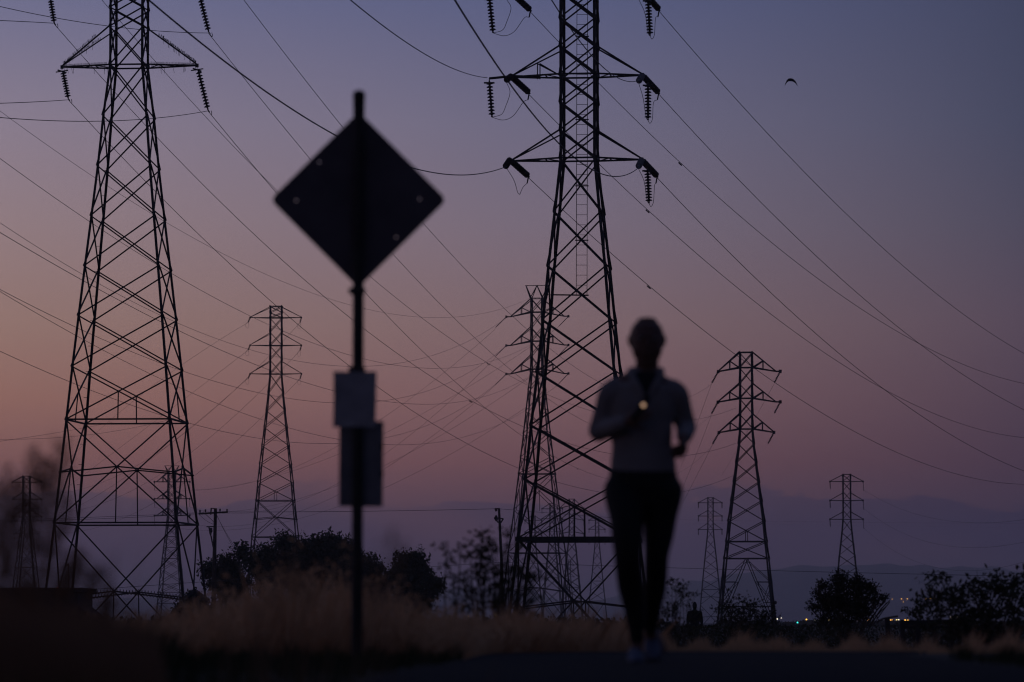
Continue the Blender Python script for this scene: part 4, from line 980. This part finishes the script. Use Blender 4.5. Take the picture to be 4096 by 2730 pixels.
# ------------------------------------------------------------------ people
def ring(mb, c, ax, ux, rx, ry, n):
    uy = ax.cross(ux).normalized(); ux = uy.cross(ax).normalized(); i = len(mb.v)
    for j in range(n):
        a = 2*math.pi*j/n; mb.v.append(tuple(c+ux*math.cos(a)*rx+uy*math.sin(a)*ry))
    return i
def loft(mb, pts, rad, side=Vector((1,0,0)), n=18, cap=True):
    """pts: centres; rad: (half-width along side, half-depth)"""
    pts = [Vector(p) for p in pts]; m_ = len(pts); idx = []
    def ax(k): return (pts[min(k+1,m_-1)]-pts[max(k-1,0)]).normalized()
    if cap:
        a = ax(0)
        for s in (.35,.75): idx.append(ring(mb, pts[0]-a*min(rad[0])*(1-s)*.8, a, side, rad[0][0]*math.sqrt(1-(1-s)**2)*1., rad[0][1]*math.sqrt(1-(1-s)**2), n))
    for k in range(m_): idx.append(ring(mb, pts[k], ax(k), side, rad[k][0], rad[k][1], n))
    if cap:
        a = ax(m_-1)
        for s in (.75,.35): idx.append(ring(mb, pts[-1]+a*min(rad[-1])*(1-s)*.8, a, side, rad[-1][0]*math.sqrt(1-(1-s)**2), rad[-1][1]*math.sqrt(1-(1-s)**2), n))
    for a, b in zip(idx, idx[1:]):
        for j in range(n): mb.f.append((a+j, a+(j+1)%n, b+(j+1)%n, b+j))
    mb.f.append(tuple(idx[0]+n-1-j for j in range(n))); mb.f.append(tuple(idx[-1]+j for j in range(n)))
def smooth_loft(mb, pts, rad, side=Vector((1,0,0)), n=18, sub=4):
    P = curve3([Vector(p) for p in pts], sub); Rr = []
    for k in range(len(P)):
        t = k/(len(P)-1)*(len(rad)-1); i = min(int(t), len(rad)-2); f_ = sm(t-i); Rr.append((rad[i][0]*(1-f_)+rad[i+1][0]*f_, rad[i][1]*(1-f_)+rad[i+1][1]*f_))
    loft(mb, P, Rr, side, n)
def remesh(o, vox, it=6):
    a = o.modifiers.new('join', 'REMESH'); a.mode = 'VOXEL'; a.voxel_size = vox; a.use_smooth_shade = True
    b = o.modifiers.new('relax', 'SMOOTH'); b.factor = .5; b.iterations = it
SKIN = mat('skin', (.16,.085,.06), .55, noise=(.19,.10,.07), nscale=6)
HAIR = mat('dark_hair', (.012,.011,.016), .7, noise=(.02,.018,.025), nscale=30)
SWEAT = mat('grey_blue_jacket', (.235,.205,.20), .85, noise=(.30,.265,.255), nscale=5, bump=.15)
LEGG = mat('black_leggings', (.010,.010,.012), .7)
SHOE = mat('running_shoe', (.17,.18,.25), .7, noise=(.06,.07,.11), nscale=14)
SOLE = mat('shoe_sole', (.03,.03,.035), .7)
V3 = Vector
def runner():
    D = 22.3; bx = at(2560, 2650, D).x; g = gz(bx, D)
    root = empty('person', (bx, D, g)); tag(root, 'runner in a pale blue grey jacket and black leggings holding a small light', 'person')
    def P(x, y, d=0): return at(x, y, D+d)
    body = MB()
    # torso, neck, head
    smooth_loft(body, [P(2572,1965),P(2572,1880),P(2566,1790),P(2568,1700),P(2574,1600),P(2580,1530),P(2585,1492)], [(.155,.11),(.15,.105),(.125,.09),(.135,.095),(.155,.10),(.15,.085),(.07,.06)], n=20)
    smooth_loft(body, [P(2587,1510,.01),P(2588,1470,.005),P(2588,1430,-.01)], [(.062,.058),(.057,.055),(.058,.06)], n=16)
    HS = 1.10; h = P(2588,1361)                    # head centre
    smooth_loft(body, [h+V3((0,-.005,-.118))*HS,h+V3((0,-.015,-.095))*HS,h+V3((0,-.01,-.05))*HS,h+V3((0,0,0))*HS,h+V3((0,.005,.045))*HS,h+V3((0,.008,.070))*HS], [(.032,.036),(.056,.062),(.075,.088),(.080,.100),(.078,.096),(.056,.068)], n=22)
    smooth_loft(body, [h+V3((0,-.090,.012))*HS,h+V3((0,-.103,-.012))*HS,h+V3((0,-.113,-.030))*HS,h+V3((0,-.098,-.038))*HS], [(.008,.006),(.009,.008),(.013,.010),(.012,.007)], n=8, sub=2)   # nose
    for s in (-1, 1):
        loft(body, [h+V3((s*.072,.01,-.03))*HS,h+V3((s*.079,.012,-.01))*HS,h+V3((s*.080,.014,.012))*HS,h+V3((s*.073,.012,.024))*HS], [(.006,.010),(.009,.015),(.009,.016),(.006,.01)], n=8)
        loft(body, [h+V3((s*.045,-.084,.018))*HS,h+V3((s*.015,-.092,.020))*HS], [(.008,.008),(.008,.008)], V3((0,0,1)), n=8)       # brows
    loft(body, [h+V3((-.022,-.090,-.064))*HS,h+V3((0,-.097,-.064))*HS,h+V3((.022,-.090,-.064))*HS], [(.004,.005),(.008,.007),(.004,.005)], V3((0,0,1)), n=8)   # lips
    # arms (shoulder, elbow, wrist)
    shL, elL, wrL = P(2447,1574), P(2393,1728,.06), P(2508,1690,-.20)
    shR, elR, wrR = P(2702,1578), P(2745,1712,.07), P(2735,1755,-.14)
    for sh, el_, wr in ((shL, elL, wrL), (shR, elR, wrR)):
        smooth_loft(body, [sh, sh.lerp(el_, .5), el_], [(.052,.052),(.046,.046),(.038,.038)], V3((0,1,0)), 14)
        smooth_loft(body, [el_, el_.lerp(wr, .4), wr], [(.038,.038),(.036,.036),(.024,.027)], V3((0,0,1)), 14)
    # hands: palm + five fingers
    def hand(w, fwd, up, thumb, curl):
        fwd = fwd.normalized(); side = fwd.cross(up).normalized(); up = side.cross(fwd)
        loft(body, [w, w+fwd*.03, w+fwd*.065, w+fwd*.082], [(.024,.016),(.034,.017),(.040,.016),(.038,.013)], side, 12)
        for k, (o_, L_) in enumerate(((-.030,.066),(-.010,.076),(.010,.071),(.030,.056))):
            b_ = w+fwd*.080+side*o_*(-thumb); a1 = curl; pts = [b_]; dcur = fwd; 
            for sgm in (.42,.32,.26):
                dcur = (dcur*math.cos(a1)-up*math.sin(a1)).normalized(); uu = side.cross(dcur); pts.append(pts[-1]+dcur*L_*sgm); up_ = uu; 
                a1 = curl*1.0
            loft(body, pts, [(.0092,.009),(.0088,.0086),(.008,.0078),(.0065,.006)], side, 8)
        t0 = w+fwd*.022+side*thumb*.026; t1 = t0+fwd*.022+side*thumb*.028-up*.012; t2 = t1+fwd*.030+side*thumb*.006-up*.016
        loft(body, [t0, t1, t2], [(.013,.012),(.0105,.010),(.008,.008)], up, 8)
    hand(wrL, P(2562,1655,-.27)-wrL, V3((0,-1,.2)), 1, .75)
    hand(wrR, V3((-.02,-.75,-.55)), V3((.9,0,.3)), -1, .95)
    # legs
    LG = [(2505,1960,0),(2508,2105,-.10),(2512,2235,-.13),(2522,2340,-.06),(2541,2450,-.02),(2547,2560,0),(2545,2615,0)]
    RG = [(2642,1960,0),(2638,2105,.02),(2625,2235,.03),(2621,2340,.16),(2604,2450,.30),(2602,2510,.42),(2606,2548,.47)]
    rl = [(.105,.105),(.074,.083),(.060,.066),(.058,.064),(.047,.054),(.027,.036),(.032,.045)]
    rq = [(.105,.105),(.072,.083),(.053,.062),(.051,.060),(.042,.048),(.028,.036),(.032,.045)]
    for G_, rr in ((LG, rl), (RG, rq)): smooth_loft(body, [P(*q) for q in G_], rr, n=16)
    # feet inside the shoes
    fa = P(2543,2628,.02); loft(body, [fa+V3((0,.03,-.01)), fa+V3((0,-.05,-.015)), fa+V3((-.01,-.15,-.022))], [(.03,.03),(.038,.028),(.035,.014)], n=10)
    fb = P(2616,2566,.50); loft(body, [fb+V3((0,.04,.04)), fb+V3((.01,-.03,-.0)), fb+V3((.03,-.10,-.05))], [(.03,.03),(.038,.028),(.035,.014)], n=10)
    o = body.build('body', SKIN, root, True); remesh(o, .0065, 4)
    for s in (-1, 1):
        c_ = h+V3((s*.030,-.086,.004))*HS; MB().lathe(c_-V3((0,.006,0)), c_+V3((0,.010,0)), [(0,.003),(.3,.009),(.6,.011),(1,.006)], 10).build('eye', mat('eye_white', (.3,.3,.3), .3), root, True)
    hr_ = MB()       # hair pulled back
    hc = h+V3((0,.028,.014)); nr_ = 16
    loft(hr_, [hc+V3((0,0,-.098*math.cos(math.pi*(k+.6)/(nr_+.2)))) for k in range(nr_)], [(max(.012,.086*math.sin(math.pi*(k+.6)/(nr_+.2))), max(.014,.106*math.sin(math.pi*(k+.6)/(nr_+.2)))) for k in range(nr_)], n=26, cap=False)
    o = hr_.build('hair', HAIR, root, True); remesh(o, .008, 4)
    hb_ = MB(); loft(hb_, [h+V3((0,.10,.02))*HS,h+V3((0,.135,.0))*HS,h+V3((0,.14,-.06))*HS,h+V3((0,.12,-.12))*HS], [(.02,.02),(.026,.026),(.022,.022),(.008,.008)], n=10); hb_.build('ponytail', HAIR, root, True)
    jk = MB()        # jacket
    smooth_loft(jk, [P(2573,1888),P(2572,1850),P(2568,1780),P(2568,1700),P(2573,1620),P(2577,1560),P(2580,1520),P(2584,1500)], [(.163,.122),(.160,.118),(.148,.106),(.150,.108),(.166,.116),(.168,.105),(.120,.080),(.080,.062)], n=24)
    for sh, el_, wr, k in ((shL, elL, wrL, .97), (shR, elR, wrR, .92)):
        w2 = el_.lerp(wr, k)
        smooth_loft(jk, [sh+V3((.06 if sh is shL else -.06,0,.028)), sh, sh.lerp(el_, .5), el_], [(.06,.06),(.066,.064),(.058,.057),(.052,.052)], V3((0,1,0)), 14)
        smooth_loft(jk, [el_, el_.lerp(w2, .45), w2], [(.051,.050),(.047,.046),(.036,.038)], V3((0,0,1)), 14)
    # collar of the jacket standing up round the neck
    for s in (-1, 1): loft(jk, [P(2584+s*60,1484,.04), P(2584+s*56,1498,-.05), P(2584+s*34,1540,-.10), P(2584+s*10,1585,-.118)], [(.020,.024),(.022,.020),(.018,.014),(.010,.010)], n=10)
    o = jk.build('jacket', SWEAT, root, True); remesh(o, .009, 5)
    us = MB(); loft(us, [P(2584,1498,-.06), P(2584,1530,-.095), P(2586,1575,-.112), P(2588,1612,-.120)], [(.062,.02),(.046,.014),(.024,.010),(.006,.006)], n=14); us.build('undershirt', LEGG, root, True)
    lg = MB()
    smooth_loft(lg, [P(2572,1868),P(2572,1905),P(2571,1950),P(2571,1995)], [(.160,.115),(.168,.125),(.172,.128),(.150,.115)], n=22)
    for G_, rr in ((LG, rl), (RG, rq)): smooth_loft(lg, [P(*q) for q in G_[:-1]], [(a+.007, b+.007) for a, b in rr[:-1]], n=16)
    o = lg.build('leggings', LEGG, root, True); remesh(o, .009, 4)
    for f0, tilt, dd in ((P(2541,2636), 0, 0), (P(2622,2570), .5, .50)):
        f0 = V3((f0.x, D+dd, f0.z)); sh_ = MB(); 
        def Q(y, z, x=0): return f0+V3((x, y*math.cos(tilt)-z*math.sin(tilt)*0, z+ y*math.sin(tilt)*.8))
        loft(sh_, [Q(.075,.018),Q(.04,.022),Q(-.02,.016),Q(-.09,.004),Q(-.155,-.006),Q(-.185,-.010)], [(.030,.040),(.036,.046),(.038,.042),(.044,.030),(.040,.022),(.022,.015)], n=14)
        o = sh_.build('shoe', SHOE, root, True); remesh(o, .007, 3)
        so = MB(); loft(so, [Q(.085,-.022),Q(.04,-.025),Q(-.03,-.024),Q(-.10,-.028),Q(-.165,-.024),Q(-.195,-.016)], [(.028,.012),(.038,.013),(.036,.013),(.046,.013),(.042,.012),(.022,.010)], n=12); so.build('sole', SOLE, o, True)
    # small light in the hand
    lt_ = P(2571,1624,-.33); lr = empty('flashlight', lt_); tag(lr, 'small warm light held at chest height by the runner', 'flashlight')
    c0 = lt_+V3((-.035,.045,-.04)); d_ = (lt_-c0).normalized()
    MB().lathe(c0-d_*.03, lt_, [(0,.010),(.05,.012),(.6,.012),(.7,.017),(1,.018)], 14).build('barrel', SOLE, lr)
    MB().lathe(lt_+d_*.001, lt_+d_*.012, [(0,.009),(.5,.0095),(.9,.007),(1,.003)], 14).build('lens', mat('lit_lens', (1,.7,.5), emit=((1,.60,.36), .6)), lr)
runner()
def walker():
    D = 150.; bx = at(2779, 2490, D).x; g = gz(bx, D); top = at(0, 2408, D).z; H_ = top-g; k = H_/1.72
    root = empty('person', (bx, D, g)); tag(root, 'distant walker in dark clothes standing beside the thin shrub, a silhouette', 'person')
    def Q(x, y, z): return V3((bx+x*k, D+y*k, g+z*k))
    b = MB()
    smooth_loft(b, [Q(0,0,.85),Q(0,0,1.0),Q(0,0,1.2),Q(0,0,1.38),Q(0,0,1.44)], [(.16*k,.12*k),(.15*k,.11*k),(.18*k,.12*k),(.19*k,.11*k),(.07*k,.06*k)], n=14)
    smooth_loft(b, [Q(0,0,1.42),Q(0,0,1.50)], [(.06*k,.06*k),(.055*k,.06*k)], n=10)
    smooth_loft(b, [Q(.0,0,1.47),Q(.0,0,1.54),Q(.0,0,1.62),Q(0,0,1.70)], [(.05*k,.06*k),(.075*k,.09*k),(.08*k,.098*k),(.045*k,.055*k)], n=14)
    loft(b, [Q(0,-.09,1.6),Q(0,-.115,1.575),Q(0,-.09,1.57)], [(.01*k,.01*k)]*3, n=6)
    for s in (-1, 1):
        smooth_loft(b, [Q(s*.19,0,1.37),Q(s*.24,.02,1.1),Q(s*.23,-.05,.85)], [(.06*k,.06*k),(.05*k,.05*k),(.04*k,.04*k)], n=10)
        loft(b, [Q(s*.23,-.05,.85),Q(s*.225,-.07,.79),Q(s*.22,-.08,.75)], [(.03*k,.04*k),(.03*k,.04*k),(.015*k,.02*k)], n=8)
        for fg in range(4): loft(b, [Q(s*.222,-.05-fg*.018,.77),Q(s*.218,-.055-fg*.018,.72),Q(s*.21,-.06-fg*.018,.70)], [(.009*k,.009*k),(.008*k,.008*k),(.006*k,.006*k)], n=6)
        loft(b, [Q(s*.222,-.095,.83),Q(s*.21,-.12,.79),Q(s*.205,-.12,.76)], [(.011*k,.011*k),(.009*k,.009*k),(.007*k,.007*k)], n=6)
        smooth_loft(b, [Q(s*.09,0,.9),Q(s*.10,-.02,.5),Q(s*.10,.02*s,.1)], [(.095*k,.1*k),(.065*k,.07*k),(.045*k,.05*k)], n=12)
        loft(b, [Q(s*.10,.05,.05),Q(s*.10,-.08,.045),Q(s*.11,-.17,.035)], [(.04*k,.045*k),(.045*k,.04*k),(.035*k,.03*k)], n=10)
    o = b.build('body', mat('dark_clothes', (.02,.02,.025), .8), root, True); remesh(o, .02, 3)
walker()

# ------------------------------------------------------------------ bird
D = 330.; c = at(3163, 322, D); root = empty('bird', c); tag(root, 'dark bird gliding with down bent wings in the upper right sky', 'bird')
FE = mat('dark_feathers', (.03,.03,.035), .8)
b = MB(); smooth_loft(b, [c+V3((.02,.26,-.02)),c+V3((.01,.1,0)),c,c+V3((0,-.12,.01)),c+V3((0,-.2,.02))], [(.02,.01),(.045,.04),(.06,.05),(.035,.035),(.01,.01)], n=10)
b.build('body', FE, root, True)
for s, pts in ((-1, [(3163,320),(3153,321),(3146,328),(3141,338),(3139,348)]), (1, [(3163,320),(3172,322),(3180,328),(3186,336),(3190,344)])):
    w = MB(); Pp = [at(x, y, D) for x, y in pts]; ch = [.26,.24,.20,.13,.03]
    for p, q in zip(Pp, ch): w.v += [tuple(p+V3((0,-q/2,.10*(q/.26)))), tuple(p+V3((0,q/2,.0))), tuple(p+V3((0,-q/2+.03,-.10*(q/.26)-.02)))]
    for i in range(4):
        a = i*3; w.f += [(a,a+1,a+4,a+3),(a+1,a+2,a+5,a+4),(a+2,a,a+3,a+5)]
    w.f += [(0,2,1),(12,13,14)]; w.build('wing', FE, root)

# ------------------------------------------------------------------ evening haze
HAZE = 1
if HAZE:
    hm = bpy.data.materials.new('evening_haze'); hm.use_nodes = True; t = hm.node_tree; t.nodes.clear()
    pv = t.nodes.new('ShaderNodeVolumePrincipled'); pv.inputs['Color'].default_value = (.95,.93,.98,1); pv.inputs['Density'].default_value = 1.5e-4; pv.inputs['Anisotropy'].default_value = .75
    om = t.nodes.new('ShaderNodeOutputMaterial'); t.links.new(pv.outputs[0], om.inputs['Volume'])
    hz = MB().box((0, 7800, 67), (33000, 16700, 150)).build('haze', hm); tag(hz, kind='stuff', label='thin violet evening haze over the marsh', cat='haze')
for e, l in sorted(RES)[-14:]: print('wire residual', e, l)
print('objects', len(bpy.data.objects))
